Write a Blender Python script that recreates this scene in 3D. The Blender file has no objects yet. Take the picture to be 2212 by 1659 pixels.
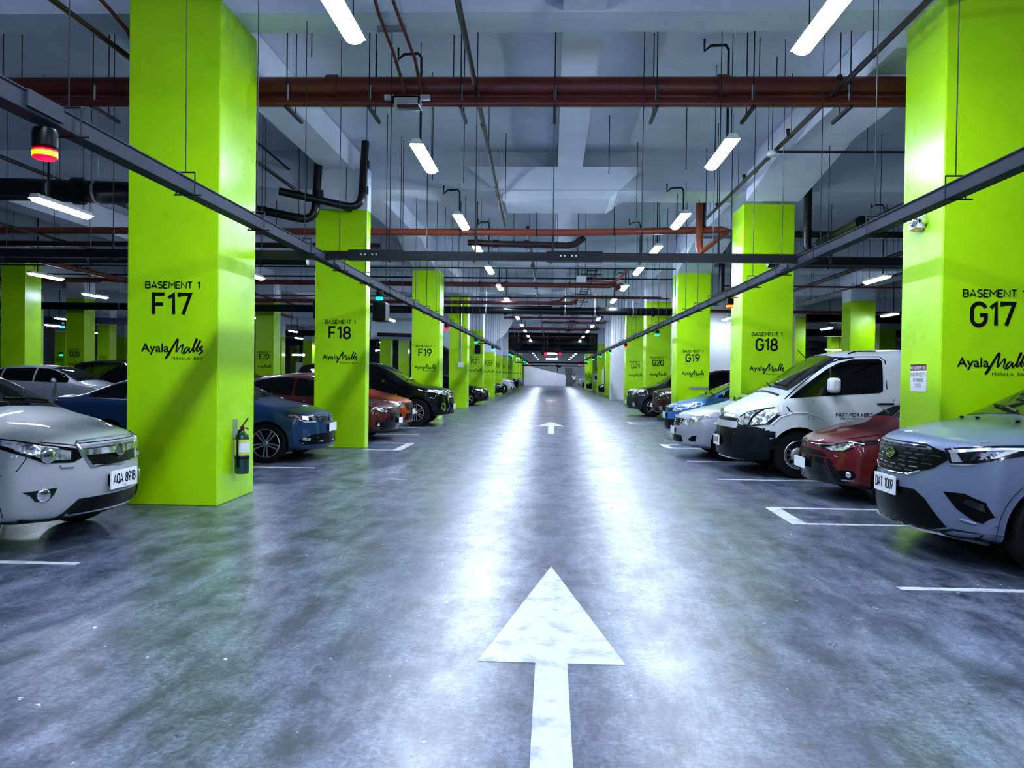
import bpy, bmesh, math, random
from math import pi, sin, cos, radians as R, hypot, atan2
from mathutils import Vector, Matrix
from mathutils.bvhtree import BVHTree

random.seed(7)
scene = bpy.context.scene
COL = scene.collection

# ------------------------------------------------------------------ materials
def mat(name, color, rough=0.5, metal=0.0, coat=0.0, emit=None, strength=0.0, spec=0.5, coat_rough=0.03):
    m = bpy.data.materials.new(name)
    m.use_nodes = True
    b = m.node_tree.nodes['Principled BSDF']
    b.inputs['Base Color'].default_value = (*color, 1)
    b.inputs['Roughness'].default_value = rough
    b.inputs['Metallic'].default_value = metal
    b.inputs['Coat Weight'].default_value = coat
    b.inputs['Coat Roughness'].default_value = coat_rough
    b.inputs['Specular IOR Level'].default_value = spec
    if emit:
        b.inputs['Emission Color'].default_value = (*emit, 1)
        b.inputs['Emission Strength'].default_value = strength
    return m

def noisy(m, scale, lo, hi, detail=6, rough_lo=None, rough_hi=None, bump=0.0, stretch=(1, 1, 1), pos=(0.35, 0.65), bump_scale=None):
    """mottled base colour between lo and hi (object space), optional roughness range and bump"""
    nt = m.node_tree; N = nt.nodes; L = nt.links
    b = N['Principled BSDF']
    tc = N.new('ShaderNodeTexCoord'); mp = N.new('ShaderNodeMapping')
    mp.inputs['Scale'].default_value = stretch
    L.new(tc.outputs['Object'], mp.inputs['Vector'])
    n = N.new('ShaderNodeTexNoise'); n.inputs['Scale'].default_value = scale; n.inputs['Detail'].default_value = detail
    n.inputs['Roughness'].default_value = 0.6
    L.new(mp.outputs[0], n.inputs['Vector'])
    r = N.new('ShaderNodeValToRGB')
    r.color_ramp.elements[0].position = pos[0]; r.color_ramp.elements[0].color = (*lo, 1)
    r.color_ramp.elements[1].position = pos[1]; r.color_ramp.elements[1].color = (*hi, 1)
    L.new(n.outputs['Fac'], r.inputs['Fac']); L.new(r.outputs['Color'], b.inputs['Base Color'])
    if rough_lo is not None:
        mr = N.new('ShaderNodeMapRange')
        mr.inputs['From Min'].default_value = pos[0]; mr.inputs['From Max'].default_value = pos[1]
        mr.inputs['To Min'].default_value = rough_lo; mr.inputs['To Max'].default_value = rough_hi
        L.new(n.outputs['Fac'], mr.inputs['Value']); L.new(mr.outputs[0], b.inputs['Roughness'])
    if bump:
        n2 = N.new('ShaderNodeTexNoise'); n2.inputs['Scale'].default_value = bump_scale or scale * 3; n2.inputs['Detail'].default_value = 4
        L.new(mp.outputs[0], n2.inputs['Vector'])
        bp = N.new('ShaderNodeBump'); bp.inputs['Strength'].default_value = bump; bp.inputs['Distance'].default_value = 0.02
        L.new(n2.outputs['Fac'], bp.inputs['Height']); L.new(bp.outputs[0], b.inputs['Normal'])
    return m

M = {}
M['lime'] = noisy(mat('lime_paint', (0.27, 0.56, 0.0), 0.3, spec=0.4), 1.3, (0.36, 0.72, 0.0), (0.42, 0.80, 0.0), rough_lo=0.24, rough_hi=0.36, bump=0.12, bump_scale=3.0)
M['ceil'] = noisy(mat('painted_concrete', (0.5, 0.52, 0.56), 0.8), 0.7, (0.60, 0.66, 0.77), (0.72, 0.78, 0.90), bump=0.15, bump_scale=5)
M['white_wall'] = noisy(mat('white_wall_paint', (0.8, 0.81, 0.83), 0.6), 0.5, (0.72, 0.73, 0.75), (0.82, 0.83, 0.85))
M['red_pipe'] = noisy(mat('red_pipe_paint', (0.22, 0.03, 0.015), 0.4), 3, (0.085, 0.010, 0.008), (0.13, 0.018, 0.012))
M['orange_pipe'] = mat('orange_pipe_paint', (0.20, 0.033, 0.014), 0.35)
M['dark_pipe'] = mat('dark_brown_pipe_paint', (0.016, 0.007, 0.008), 0.4, spec=0.3)
M['black_pipe'] = mat('black_iron', (0.002, 0.0025, 0.003), 0.3, spec=0.3)
M['tray'] = mat('grey_painted_steel', (0.022, 0.027, 0.042), 0.6, 0.0, spec=0.06)
M['tray_dark'] = mat('dark_steel', (0.006, 0.007, 0.009), 0.4, 0.2, spec=0.2)
M['rod'] = mat('rod_steel', (0.014, 0.016, 0.02), 0.6, 0.0, spec=0.2)
M['zinc'] = mat('zinc_clamp', (0.45, 0.47, 0.5), 0.35, 0.8)
M['black'] = mat('black_plastic', (0.0012, 0.0013, 0.0015), 0.35, spec=0.10)
M['trimblack'] = mat('bumper_plastic', (0.004, 0.005, 0.007), 0.45, spec=0.12)
M['chrome'] = mat('chrome', (0.75, 0.77, 0.8), 0.12, 1.0)
M['silverplastic'] = mat('silver_plastic', (0.5, 0.53, 0.58), 0.3, 0.7)
M['glass'] = mat('dark_tinted_glass', (0.001, 0.0012, 0.0015), 0.03, spec=0.45)
M['screen_glass'] = mat('windscreen_glass', (0.008, 0.010, 0.010), 0.03, spec=0.9)
M['lamp_lens'] = noisy(mat('headlamp_lens', (0.5, 0.52, 0.55), 0.08, 0.75, 1.0), 16, (0.10, 0.11, 0.13), (0.85, 0.87, 0.9), detail=2, pos=(0.4, 0.6), bump=0.6, bump_scale=22)
M['lamp_dark'] = mat('headlamp_recess', (0.005, 0.006, 0.007), 0.15, 0.0, 0.4, spec=0.2)
M['amber'] = mat('amber_lens', (0.55, 0.16, 0.02), 0.15, 0, 1.0)
M['tail'] = mat('red_lens', (0.35, 0.01, 0.012), 0.12, 0, 1.0)
M['tyre'] = mat('tyre_rubber', (0.003, 0.003, 0.0035), 0.6, spec=0.15)
M['rim'] = mat('alloy', (0.5, 0.52, 0.56), 0.25, 0.9)
M['rim_dark'] = mat('wheel_well_black', (0.001, 0.001, 0.001), 0.8, spec=0.05)
M['plate'] = mat('plate_white', (0.82, 0.83, 0.85), 0.35)
M['plate_teal'] = mat('plate_teal', (0.25, 0.62, 0.60), 0.35)
M['ink'] = mat('black_ink', (0.002, 0.002, 0.003), 0.5, spec=0.15)
M['ink_grey'] = mat('grey_ink', (0.05, 0.055, 0.07), 0.5)
M['white'] = mat('white_plastic', (0.75, 0.76, 0.78), 0.4)
M['paint_line'] = noisy(mat('road_paint', (0.7, 0.71, 0.73), 0.45), 6, (0.34, 0.36, 0.40), (0.56, 0.58, 0.62), pos=(0.36, 0.5))
M['grey_box'] = mat('grey_enamel', (0.25, 0.27, 0.3), 0.5)
M['blue_sign'] = mat('blue_enamel', (0.01, 0.02, 0.09), 0.4)
M['teal_panel'] = mat('teal_enamel', (0.02, 0.10, 0.14), 0.4)
M['ext_green'] = mat('extinguisher_green', (0.0, 0.035, 0.025), 0.25, 0, 0.6)
M['label_yellow'] = mat('label_yellow', (0.6, 0.62, 0.08), 0.5)
M['red_paint'] = mat('sign_red', (0.10, 0.003, 0.006), 0.5, spec=0.15)
M['door_grey'] = mat('door_grey', (0.22, 0.24, 0.25), 0.5)
M['cloth_white'] = mat('white_shirt', (0.7, 0.72, 0.76), 0.9)
M['cloth_black'] = mat('black_trousers', (0.01, 0.01, 0.012), 0.9)
M['skin'] = mat('skin', (0.25, 0.12, 0.07), 0.6)
M['hair'] = mat('black_hair', (0.006, 0.005, 0.005), 0.6)
M['shoe_red'] = mat('dark_red_shoes', (0.18, 0.03, 0.03), 0.6)
TUBE = mat('fluorescent_tube', (1, 1, 1), 0.5, emit=(0.65, 0.78, 1.0), strength=66)
M['tube'] = TUBE
M['tube_dim'] = mat('fluorescent_tube_dimmed', (1, 1, 1), 0.5, emit=(0.66, 0.79, 1.0), strength=30)  # same tubes as the lane, turned down to weaken their floor reflections
M['led_green'] = mat('green_led', (0, 0.3, 0.1), 0.4, emit=(0.0, 0.9, 0.25), strength=3)
M['led_red'] = mat('red_led', (0.3, 0, 0), 0.4, emit=(1.0, 0.0, 0.006), strength=5)
M['led_overexposed'] = mat('overexposed_led_hue', (0.3, 0.3, 0), 0.4, emit=(0.55, 0.8, 0.0), strength=1.5)  # overexposed look of the red light, put into a yellow-green emissive colour
M['sign_light'] = mat('lit_white_sign', (1, 1, 1), 0.4, emit=(0.9, 0.95, 1.0), strength=4)

def floor_material():
    m = mat('stained_concrete', (0.2, 0.22, 0.27), 0.35, spec=0.8)
    nt = m.node_tree; N = nt.nodes; L = nt.links; b = N['Principled BSDF']
    tc = N.new('ShaderNodeTexCoord')
    def noise(scale, detail, stretch=(1, 1, 1), rough=0.6, dist=0.0):
        mp = N.new('ShaderNodeMapping'); mp.inputs['Scale'].default_value = stretch
        L.new(tc.outputs['Object'], mp.inputs['Vector'])
        n = N.new('ShaderNodeTexNoise'); n.inputs['Scale'].default_value = scale; n.inputs['Detail'].default_value = detail
        n.inputs['Roughness'].default_value = rough; n.inputs['Distortion'].default_value = dist
        L.new(mp.outputs[0], n.inputs['Vector']); return n.outputs['Fac']
    def ramp(v, a, bb, ca, cb):
        r = N.new('ShaderNodeValToRGB'); r.color_ramp.elements[0].position = a; r.color_ramp.elements[1].position = bb
        r.color_ramp.elements[0].color = (*ca, 1); r.color_ramp.elements[1].color = (*cb, 1)
        L.new(v, r.inputs['Fac']); return r.outputs['Color']
    def mix(a, bb, f, mode='MIX'):
        x = N.new('ShaderNodeMix'); x.data_type = 'RGBA'; x.blend_type = mode
        L.new(a, x.inputs[6]); L.new(bb, x.inputs[7])
        if isinstance(f, float): x.inputs[0].default_value = f
        else: L.new(f, x.inputs[0])
        return x.outputs[2]
    big = noise(0.7, 9, rough=0.64, dist=0.5)
    mid = noise(3.2, 10, (1.0, 0.7, 1), rough=0.80, dist=0.3)
    fine = noise(34, 5, rough=0.7)
    trail = noise(2.2, 9, (1.6, 0.32, 1), rough=0.76, dist=0.25)
    c1 = ramp(big, 0.40, 0.62, (0.012, 0.017, 0.034), (0.115, 0.137, 0.215))
    c2 = ramp(mid, 0.44, 0.60, (0.006, 0.009, 0.02), (0.30, 0.345, 0.47))
    c = mix(c1, c2, 0.5)
    c4 = ramp(trail, 0.44, 0.64, (0.016, 0.022, 0.04), (0.27, 0.31, 0.42))
    c = mix(c, c4, 0.36)
    c3 = ramp(fine, 0.35, 0.7, (0.25, 0.26, 0.28), (1.45, 1.45, 1.45))
    c = mix(c, c3, 0.75, 'MULTIPLY')
    white = N.new('ShaderNodeRGB'); white.outputs[0].default_value = (0.62, 0.66, 0.74, 1)
    chip = ramp(noise(17, 2, (1, 0.8, 1), 0.5), 0.745, 0.76, (0, 0, 0), (1, 1, 1))
    c = mix(c, white.outputs[0], chip)
    scuff = ramp(noise(1.3, 7, (0.8, 2.2, 1), 0.62, 0.3), 0.685, 0.72, (0, 0, 0), (0.55, 0.55, 0.55))
    c = mix(c, white.outputs[0], scuff)
    pit = ramp(noise(11, 3, (1, 1, 1), 0.6), 0.26, 0.30, (1, 1, 1), (0, 0, 0))
    dk = N.new('ShaderNodeRGB'); dk.outputs[0].default_value = (0.012, 0.014, 0.02, 1)
    c = mix(c, dk.outputs[0], pit)
    L.new(c, b.inputs['Base Color'])
    mr = N.new('ShaderNodeMapRange'); mr.inputs['From Min'].default_value = 0.42; mr.inputs['From Max'].default_value = 0.60
    mr.inputs['To Min'].default_value = 0.37; mr.inputs['To Max'].default_value = 0.27
    av = N.new('ShaderNodeMath'); av.operation = 'ADD'; L.new(mid, av.inputs[0]); L.new(big, av.inputs[1])
    hf = N.new('ShaderNodeMath'); hf.operation = 'MULTIPLY'; hf.inputs[1].default_value = 0.5; L.new(av.outputs[0], hf.inputs[0])
    L.new(hf.outputs[0], mr.inputs['Value']); L.new(mr.outputs[0], b.inputs['Roughness'])
    bp = N.new('ShaderNodeBump'); bp.inputs['Strength'].default_value = 0.05; bp.inputs['Distance'].default_value = 0.02
    L.new(mid, bp.inputs['Height']); L.new(bp.outputs[0], b.inputs['Normal'])
    return m
M['floor'] = floor_material()

def car_paint(name, color, metal=0.35, rough=0.32):
    return mat(name, color, 0.42, metal*0.6, 0.6, coat_rough=0.02, spec=0.2)

# ------------------------------------------------------------------ mesh builder
class MB:
    def __init__(s): s.v = []; s.f = []
    def add(s, vs, fs):
        o = len(s.v); s.v += [tuple(p) for p in vs]; s.f += [tuple(i + o for i in f) for f in fs]; return s
    def box(s, lo, hi, mtx=None):
        x0, y0, z0 = lo; x1, y1, z1 = hi
        vs = [(x0,y0,z0),(x1,y0,z0),(x1,y1,z0),(x0,y1,z0),(x0,y0,z1),(x1,y0,z1),(x1,y1,z1),(x0,y1,z1)]
        if mtx: vs = [tuple(mtx @ Vector(p)) for p in vs]
        return s.add(vs, [(0,3,2,1),(4,5,6,7),(0,1,5,4),(1,2,6,5),(2,3,7,6),(3,0,4,7)])
    def tube(s, pts, r, n=8, caps=True, radii=None):
        pts = [Vector(p) for p in pts]; rings = []
        prev = None
        for i, p in enumerate(pts):
            if i == 0: d = pts[1] - p
            elif i == len(pts) - 1: d = p - pts[i-1]
            else: d = (pts[i+1] - p).normalized() + (p - pts[i-1]).normalized()
            d.normalize()
            if prev is None:
                a = Vector((0, 0, 1)) if abs(d.z) < 0.9 else Vector((1, 0, 0))
                u = d.cross(a).normalized()
            else:
                u = (prev - d * prev.dot(d)).normalized()
            prev = u; w = d.cross(u)
            k = 1.0
            if 0 < i < len(pts) - 1:
                c = (pts[i+1] - p).normalized().dot((p - pts[i-1]).normalized())
                k = 1 / max(0.5, math.sqrt((1 + c) / 2))
            rr = (radii[i] if radii else r) * (k if k < 1.5 else 1.2)
            rings.append([p + (u * cos(2*pi*j/n) + w * sin(2*pi*j/n)) * rr for j in range(n)])
        vs = [q for ring in rings for q in ring]; fs = []
        for i in range(len(pts) - 1):
            for j in range(n):
                a = i*n + j; b = i*n + (j+1) % n
                fs.append((a, b, b + n, a + n))
        if caps:
            fs.append(tuple(range(n))[::-1]); fs.append(tuple((len(pts)-1)*n + j for j in range(n)))
        return s.add(vs, fs)
    def lathe(s, prof, n=24, mtx=None, a0=0.0, a1=2*pi):
        """prof: list of (radius, height); axis z before mtx"""
        full = abs(a1 - a0 - 2*pi) < 1e-6; m = n if full else n + 1
        vs = []
        for r, h in prof:
            for j in range(m):
                a = a0 + (a1 - a0) * j / n
                p = Vector((r*cos(a), r*sin(a), h)); vs.append(tuple(mtx @ p) if mtx else tuple(p))
        fs = []
        for i in range(len(prof) - 1):
            for j in range(n):
                a = i*m + j; b = i*m + (j+1) % m
                fs.append((a, b, b + m, a + m))
        return s.add(vs, fs)
    def prism(s, poly, d0, d1, fn):
        """poly 2D (u,v); fn(u,v,d)->xyz"""
        n = len(poly)
        vs = [fn(u, v, d0) for u, v in poly] + [fn(u, v, d1) for u, v in poly]
        fs = [tuple(range(n))[::-1], tuple(range(n, 2*n))] + [(i, (i+1) % n, (i+1) % n + n, i + n) for i in range(n)]
        return s.add(vs, fs)
    def sphere(s, c, r, nu=14, nv=8, scale=(1,1,1)):
        vs = [(c[0], c[1], c[2] + r*scale[2])]
        for i in range(1, nv):
            t = pi * i / nv
            for j in range(nu):
                a = 2*pi*j/nu
                vs.append((c[0] + r*scale[0]*sin(t)*cos(a), c[1] + r*scale[1]*sin(t)*sin(a), c[2] + r*scale[2]*cos(t)))
        vs.append((c[0], c[1], c[2] - r*scale[2])); fs = []
        for j in range(nu): fs.append((0, 1 + j, 1 + (j+1) % nu))
        for i in range(nv - 2):
            for j in range(nu):
                a = 1 + i*nu + j; b = 1 + i*nu + (j+1) % nu
                fs.append((a, a + nu, b + nu, b))
        k = len(vs) - 1
        for j in range(nu): fs.append((k, 1 + (nv-2)*nu + (j+1) % nu, 1 + (nv-2)*nu + j))
        return s.add(vs, fs)
    def mesh(s, name, m, angle=35):
        me = bpy.data.meshes.new(name); me.from_pydata(s.v, [], s.f); me.update()
        bm = bmesh.new(); bm.from_mesh(me); bmesh.ops.recalc_face_normals(bm, faces=bm.faces); bm.to_mesh(me); bm.free()
        me.materials.append(m)
        if angle:
            me.shade_smooth(); me.set_sharp_from_angle(angle=R(angle))
        return me
    def build(s, name, m, parent=None, angle=35, loc=None, bevel=0.0, rot=None):
        o = bpy.data.objects.new(name, s.mesh(name, m, angle)); COL.objects.link(o)
        if parent: o.parent = parent
        if loc: o.location = loc
        if rot: o.rotation_euler = rot
        if bevel:
            b = o.modifiers.new('bevel', 'BEVEL'); b.width = bevel; b.segments = 2; b.limit_method = 'ANGLE'
        return o

def tag(o, label, cat, group=None):
    o['label'] = label; o['category'] = cat
    if group: o['group'] = group
    return o
def struct(o, label=None):
    o['kind'] = 'structure'
    if label: o['label'] = label
    return o
def thing(name, label, cat, loc=(0,0,0), rz=0.0, group=None):
    o = bpy.data.objects.new(name, None); COL.objects.link(o)
    o.location = loc; o.rotation_euler = (0, 0, rz); o.empty_display_size = 0.2
    return tag(o, label, cat, group)
def dup(o, parent=None):
    c = o.copy(); COL.objects.link(c)
    if parent: c.parent = parent
    for ch in list(o.children): dup(ch, c)
    return c
YK = 0.0366
def yc(x, y):
    return y + YK * x
def ordinal(n):
    return ['first','second','third','fourth','fifth','sixth','seventh','eighth','ninth','tenth','eleventh','twelfth','thirteenth','fourteenth','fifteenth','sixteenth','seventeenth','eighteenth','nineteenth','twentieth'][n-1]

# ------------------------------------------------------------------ lettering
_tc = {}
def text_mesh(s, bold=0.0, sx=1.0, spacing=1.0):
    """flat glyph outlines of s with cap height 1, centred in x, baseline 0: verts2d, faces"""
    k = (s, bold, sx, spacing)
    if k in _tc: return _tc[k]
    cu = bpy.data.curves.new('txt', 'FONT'); cu.body = s; cu.resolution_u = 3; cu.offset = bold; cu.space_character = spacing
    cu.fill_mode = 'FRONT'
    o = bpy.data.objects.new('txt', cu); COL.objects.link(o)
    dg = bpy.context.evaluated_depsgraph_get(); dg.update()
    me = bpy.data.meshes.new_from_object(o.evaluated_get(dg))
    vs = [tuple(v.co)[:2] for v in me.vertices]; fs = [tuple(p.vertices) for p in me.polygons]
    bpy.data.objects.remove(o); bpy.data.curves.remove(cu); bpy.data.meshes.remove(me)
    cap = 0.729
    x0 = min(v[0] for v in vs); x1 = max(v[0] for v in vs)
    vs = [((x - (x0+x1)/2) * sx / cap, y / cap) for x, y in vs]
    _tc[k] = (vs, fs); return vs, fs
def put_text(mb, s, fn, u, v, height, width=None, bold=0.0, spacing=1.0):
    """fn(u,v)->xyz on the carrying surface; text centred at u with baseline v"""
    vs, fs = text_mesh(s, bold, 1.0, spacing)
    w = max(p[0] for p in vs) - min(p[0] for p in vs)
    sx = (width / w) if width else height
    mb.add([fn(u + p[0]*sx, v + p[1]*height) for p in vs], fs)
def stroke(mb, pts, w, fn, radii=None):
    """flat ribbon stroke with round ends along 2D pts"""
    n = len(pts); L, Rr = [], []
    for i in range(n):
        a = pts[max(0, i-1)]; b = pts[min(n-1, i+1)]
        dx, dy = b[0]-a[0], b[1]-a[1]; l = hypot(dx, dy) or 1
        ww = (radii[i] if radii else w) / 2
        nx, ny = -dy/l*ww, dx/l*ww
        L.append((pts[i][0]+nx, pts[i][1]+ny)); Rr.append((pts[i][0]-nx, pts[i][1]-ny))
    vs = [fn(*p) for p in L] + [fn(*p) for p in Rr]
    mb.add(vs, [(i, i+1, n+i+1, n+i) for i in range(n-1)])
    for k in (0, n-1):
        ww = (radii[k] if radii else w) / 2
        c = [fn(pts[k][0] + ww*cos(2*pi*j/10), pts[k][1] + ww*sin(2*pi*j/10)) for j in range(10)]
        mb.add(c, [tuple(range(10))])
def smooth2(pts, k=5):
    out = []
    P = [pts[0]] + list(pts) + [pts[-1]]
    for i in range(1, len(P) - 2):
        for j in range(k):
            t = j / k
            q = []
            for c in range(2):
                a, b, d, e = P[i-1][c], P[i][c], P[i+1][c], P[i+2][c]
                q.append(0.5*((2*b) + (-a+d)*t + (2*a-5*b+4*d-e)*t*t + (-a+3*b-3*d+e)*t**3))
            out.append(tuple(q))
    out.append(pts[-1]); return out

# narrow technical lettering drawn as even strokes (cap height 1)
def _arc(cx, cy, rx, ry, a0, a1, n=12):
    return [(cx + rx*cos(R(a0+(a1-a0)*i/n)), cy + ry*sin(R(a0+(a1-a0)*i/n))) for i in range(n+1)]
GLYPH = {
 'A': (.66, [[(0,0),(.33,1),(.66,0)], [(.11,.28),(.55,.28)]]),
 'B': (.58, [[(0,0),(0,1),(.30,1)]+_arc(.30,.76,.24,.24,90,-90)+[(0,.52)], [(.30,.52)]+_arc(.31,.26,.27,.26,90,-90)+[(0,0)]]),
 'C': (.58, [_arc(.29,.68,.29,.32,20,180)+_arc(.29,.32,.29,.32,180,340)]),
 'D': (.60, [[(0,0),(0,1),(.28,1)]+_arc(.28,.68,.32,.32,90,0)+_arc(.28,.32,.32,.32,0,-90)+[(0,0)]]),
 'E': (.50, [[(.5,1),(0,1),(0,0),(.5,0)], [(0,.52),(.43,.52)]]),
 'F': (.50, [[(.52,1),(0,1),(0,0)], [(0,.50),(.45,.50)]]),
 'G': (.60, [_arc(.30,.68,.30,.32,20,180)+_arc(.30,.32,.30,.32,180,360)+[(.60,.47),(.34,.47)]]),
 'M': (.74, [[(0,0),(0,1),(.37,.38),(.74,1),(.74,0)]]),
 'N': (.62, [[(0,0),(0,1),(.62,0),(.62,1)]]),
 'Q': (.60, [_arc(.30,.68,.30,.32,0,180)+_arc(.30,.32,.30,.32,180,360)+[(.60,.68)], [(.34,.2),(.62,-.06)]]),
 'S': (.54, [_arc(.27,.76,.25,.24,30,180)+_arc(.27,.76,.25,.22,180,250)+_arc(.29,.27,.25,.25,70,0)+_arc(.27,.26,.27,.26,0,-150)]),
 'T': (.56, [[(0,1),(.56,1)], [(.28,1),(.28,0)]]),
 'X': (.60, [[(0,0),(.6,1)], [(0,1),(.6,0)]]),
 '0': (.54, [_arc(.27,.70,.27,.30,0,180)+_arc(.27,.30,.27,.30,180,360)+[(.54,.70)]]),
 '1': (.30, [[(0,.80),(.24,1),(.24,0)]]),
 '2': (.54, [_arc(.27,.72,.27,.28,165,-30)+[(0,0),(.56,0)]]),
 '3': (.54, [_arc(.26,.75,.24,.25,150,-90)+[(.2,.5)], [(.26,.5)]+_arc(.27,.26,.27,.26,80,-150)]),
 '4': (.58, [[(.36,1),(0,.26),(.58,.26)], [(.42,.5),(.42,0)]]),
 '5': (.54, [[(.48,1),(.06,1),(.03,.52)]+_arc(.27,.32,.27,.30,125,-150)]),
 '6': (.54, [[(.34,1),(.05,.44)]+_arc(.27,.29,.27,.29,150,510)]),
 '7': (.52, [[(0,.86),(0,1),(.52,1),(.18,0)]]),
 '8': (.54, [_arc(.27,.75,.23,.25,0,360), _arc(.27,.26,.27,.26,0,360)]),
 '9': (.54, [[(.20,0),(.50,.58)]+_arc(.27,.71,.27,.29,-30,330)]),
}
def put_strokes(mb, s, fn, u, v, height, width, weight=0.14, gap=0.16):
    ws = [GLYPH[c][0] if c != ' ' else 0.34 for c in s]
    tot = sum(ws) + gap*(len(s)-1); sx = width/tot; x = 0.0; h = height
    for c, w in zip(s, ws):
        if c != ' ':
            for line in GLYPH[c][1]:
                pts = [(u - width/2 + (x+px)*sx, v + height*(weight/2 + py*(1-weight))) for px, py in line]
                # mitred ribbon
                n = len(pts); closed = hypot(pts[0][0]-pts[-1][0], pts[0][1]-pts[-1][1]) < 1e-6
                hw = weight*height/2; A, B = [], []
                for i in range(n):
                    p0 = pts[i-1] if i > 0 else (pts[-2] if closed else None); p1 = pts[i+1] if i < n-1 else (pts[1] if closed else None)
                    ds = []
                    for a, b in ((p0, pts[i]), (pts[i], p1)):
                        if a is None or b is None: continue
                        l = hypot(b[0]-a[0], b[1]-a[1])
                        if l > 1e-9: ds.append(((b[0]-a[0])/l, (b[1]-a[1])/l))
                    dx = sum(d[0] for d in ds); dy = sum(d[1] for d in ds); l = hypot(dx, dy) or 1; dx, dy = dx/l, dy/l
                    k = min(1.6, 1/max(0.3, abs(dx*ds[0][0] + dy*ds[0][1])))
                    ex = 0.0
                    A.append((pts[i][0] - dy*hw*k, pts[i][1] + dx*hw*k)); B.append((pts[i][0] + dy*hw*k, pts[i][1] - dx*hw*k))
                mb.add([fn(*p) for p in A] + [fn(*p) for p in B], [(i, i+1, n+i+1, n+i) for i in range(n-1)])
        x += w + gap
# ================================================================== THE SETTING
SLAB = 6.0
def block(name, lo, hi, m, label=None, bevel=0.0):
    o = MB().box(lo, hi).build(name, m, angle=0, bevel=bevel)
    return struct(o, label)
block('floor', (-48, -9, -0.3), (40, 114, 0), M['floor'])
block('ceiling', (-48, -9, SLAB), (40, 114, SLAB + 0.3), M['ceil'])
block('wall_back', (-4.9, 112.4, 0), (5.0, 113, SLAB), M['white_wall'])
block('wall_far_left', (-48, 104, 0), (-4.9, 105, SLAB), M['grey_box'])
block('wall_far_right', (5.0, 92, 0), (40, 93, SLAB), M['grey_box'])
block('wall_left', (-48.3, -9, 0), (-48, 105, SLAB), M['grey_box'])
block('wall_right', (40, -9, 0), (40.3, 93, SLAB), M['grey_box'])
block('wall_behind', (-48, -9.3, 0), (40, -9, SLAB), M['ceil'])
block('wall_core', (5.4, 34.5, 0), (10.9, 47, SLAB), M['white_wall'])

rowsY = [0.3, 8.6, 15.35, 25.2, 33.5, 41.2, 49.7, 56.8, 64.3, 72.3, 80.3, 88.3, 96.3, 104.3]
for y in rowsY:
    if y == 8.6: z, d = 5.59, 0.5
    elif y == 15.35: z, d = 5.22, 1.0
    elif y < 8: z, d = 5.59, 0.5
    else: z, d = 5.12, 0.6
    block('ceiling_beam', (-48, y, z), (40, y + d, SLAB), M['ceil'])
for x0, x1, z in ((-4.55, -3.95, 5.5), (4.0, 4.85, 5.40), (-13.0, -12.4, 5.3), (-21.2, -20.7, 5.3), (-29.6, -29.0, 5.3), (12.5, 13.2, 5.3), (21.0, 21.6, 5.3)):
    block('ceiling_beam', (x0, 9.1 if -5 < x0 < 5 else -9, z), (x1, 104.3, SLAB - 0.02), M['ceil'])
block('ceiling_beam', (0.08, -9, 5.60), (0.56, 15.4, SLAB - 0.03), M['ceil'])
block('ceiling_beam', (0.08, 16.3, 5.45), (0.56, 60, SLAB - 0.03), M['ceil'])
# tapered drop panel in the middle of the second beam
mb = MB()
mb.add([(-1.0,15.5,5.1),(1.15,15.5,5.1),(1.15,16.95,5.1),(-1.0,16.95,5.1),(-1.7,15.0,5.6),(1.75,15.0,5.6),(1.75,17.5,5.6),(-1.7,17.5,5.6)],
       [(0,3,2,1),(4,5,6,7),(0,1,5,4),(1,2,6,5),(2,3,7,6),(3,0,4,7)])
struct(mb.build('ceiling_drop_panel', M['ceil'], angle=0))
# haunches where the side beams meet the second and third column of each row
def haunch(x0, x1, y0, y1, z0, z1):
    m = MB(); m.prism([(y0, z1), (y1, z1), (y1, z0)], x0, x1, lambda u, v, d: (d, u, v)); struct(m.build('ceiling_haunch', M['ceil'], angle=0))
haunch(3.85, 4.9, 11.5, 15.36, 5.03, 5.6)
haunch(-4.6, -3.9, 22.4, 25.2, 4.95, 5.5)
haunch(3.9, 4.9, 21.0, 23.9, 4.75, 5.3)

# ramp parapet, door, stand at the far wall
mb = MB(); mb.prism([(-4.6, 0), (2.1, 0), (2.1, 1.55), (-4.6, 3.1)], 109.0, 109.6, lambda u, v, d: (u, d, v))
tag(mb.build('ramp_parapet', M['white_wall'], angle=0), 'sloping white parapet of the ramp across the far end', 'parapet')
d = struct(MB().box((2.05, 112.3, 0), (3.15, 112.45, 2.6)).build('door_1', M['door_grey'], angle=0), 'grey door in the far white wall')
MB().box((2.2, 112.22, 1.05), (2.3, 112.31, 1.15)).build('door_handle', M['chrome'], d, angle=0)
t = thing('pole_camera', 'small black camera on a short post above the far ramp parapet', 'camera', (0.95, 109.3, 1.9))
MB().tube([(0,0,0),(0,0,0.85)], 0.07).build('post', M['black'], t)
MB().box((-0.5,-0.15,0.75),(0.25,0.15,1.05), Matrix.Rotation(0.25, 4, 'Y')).build('camera_head', M['black'], t)

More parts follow.
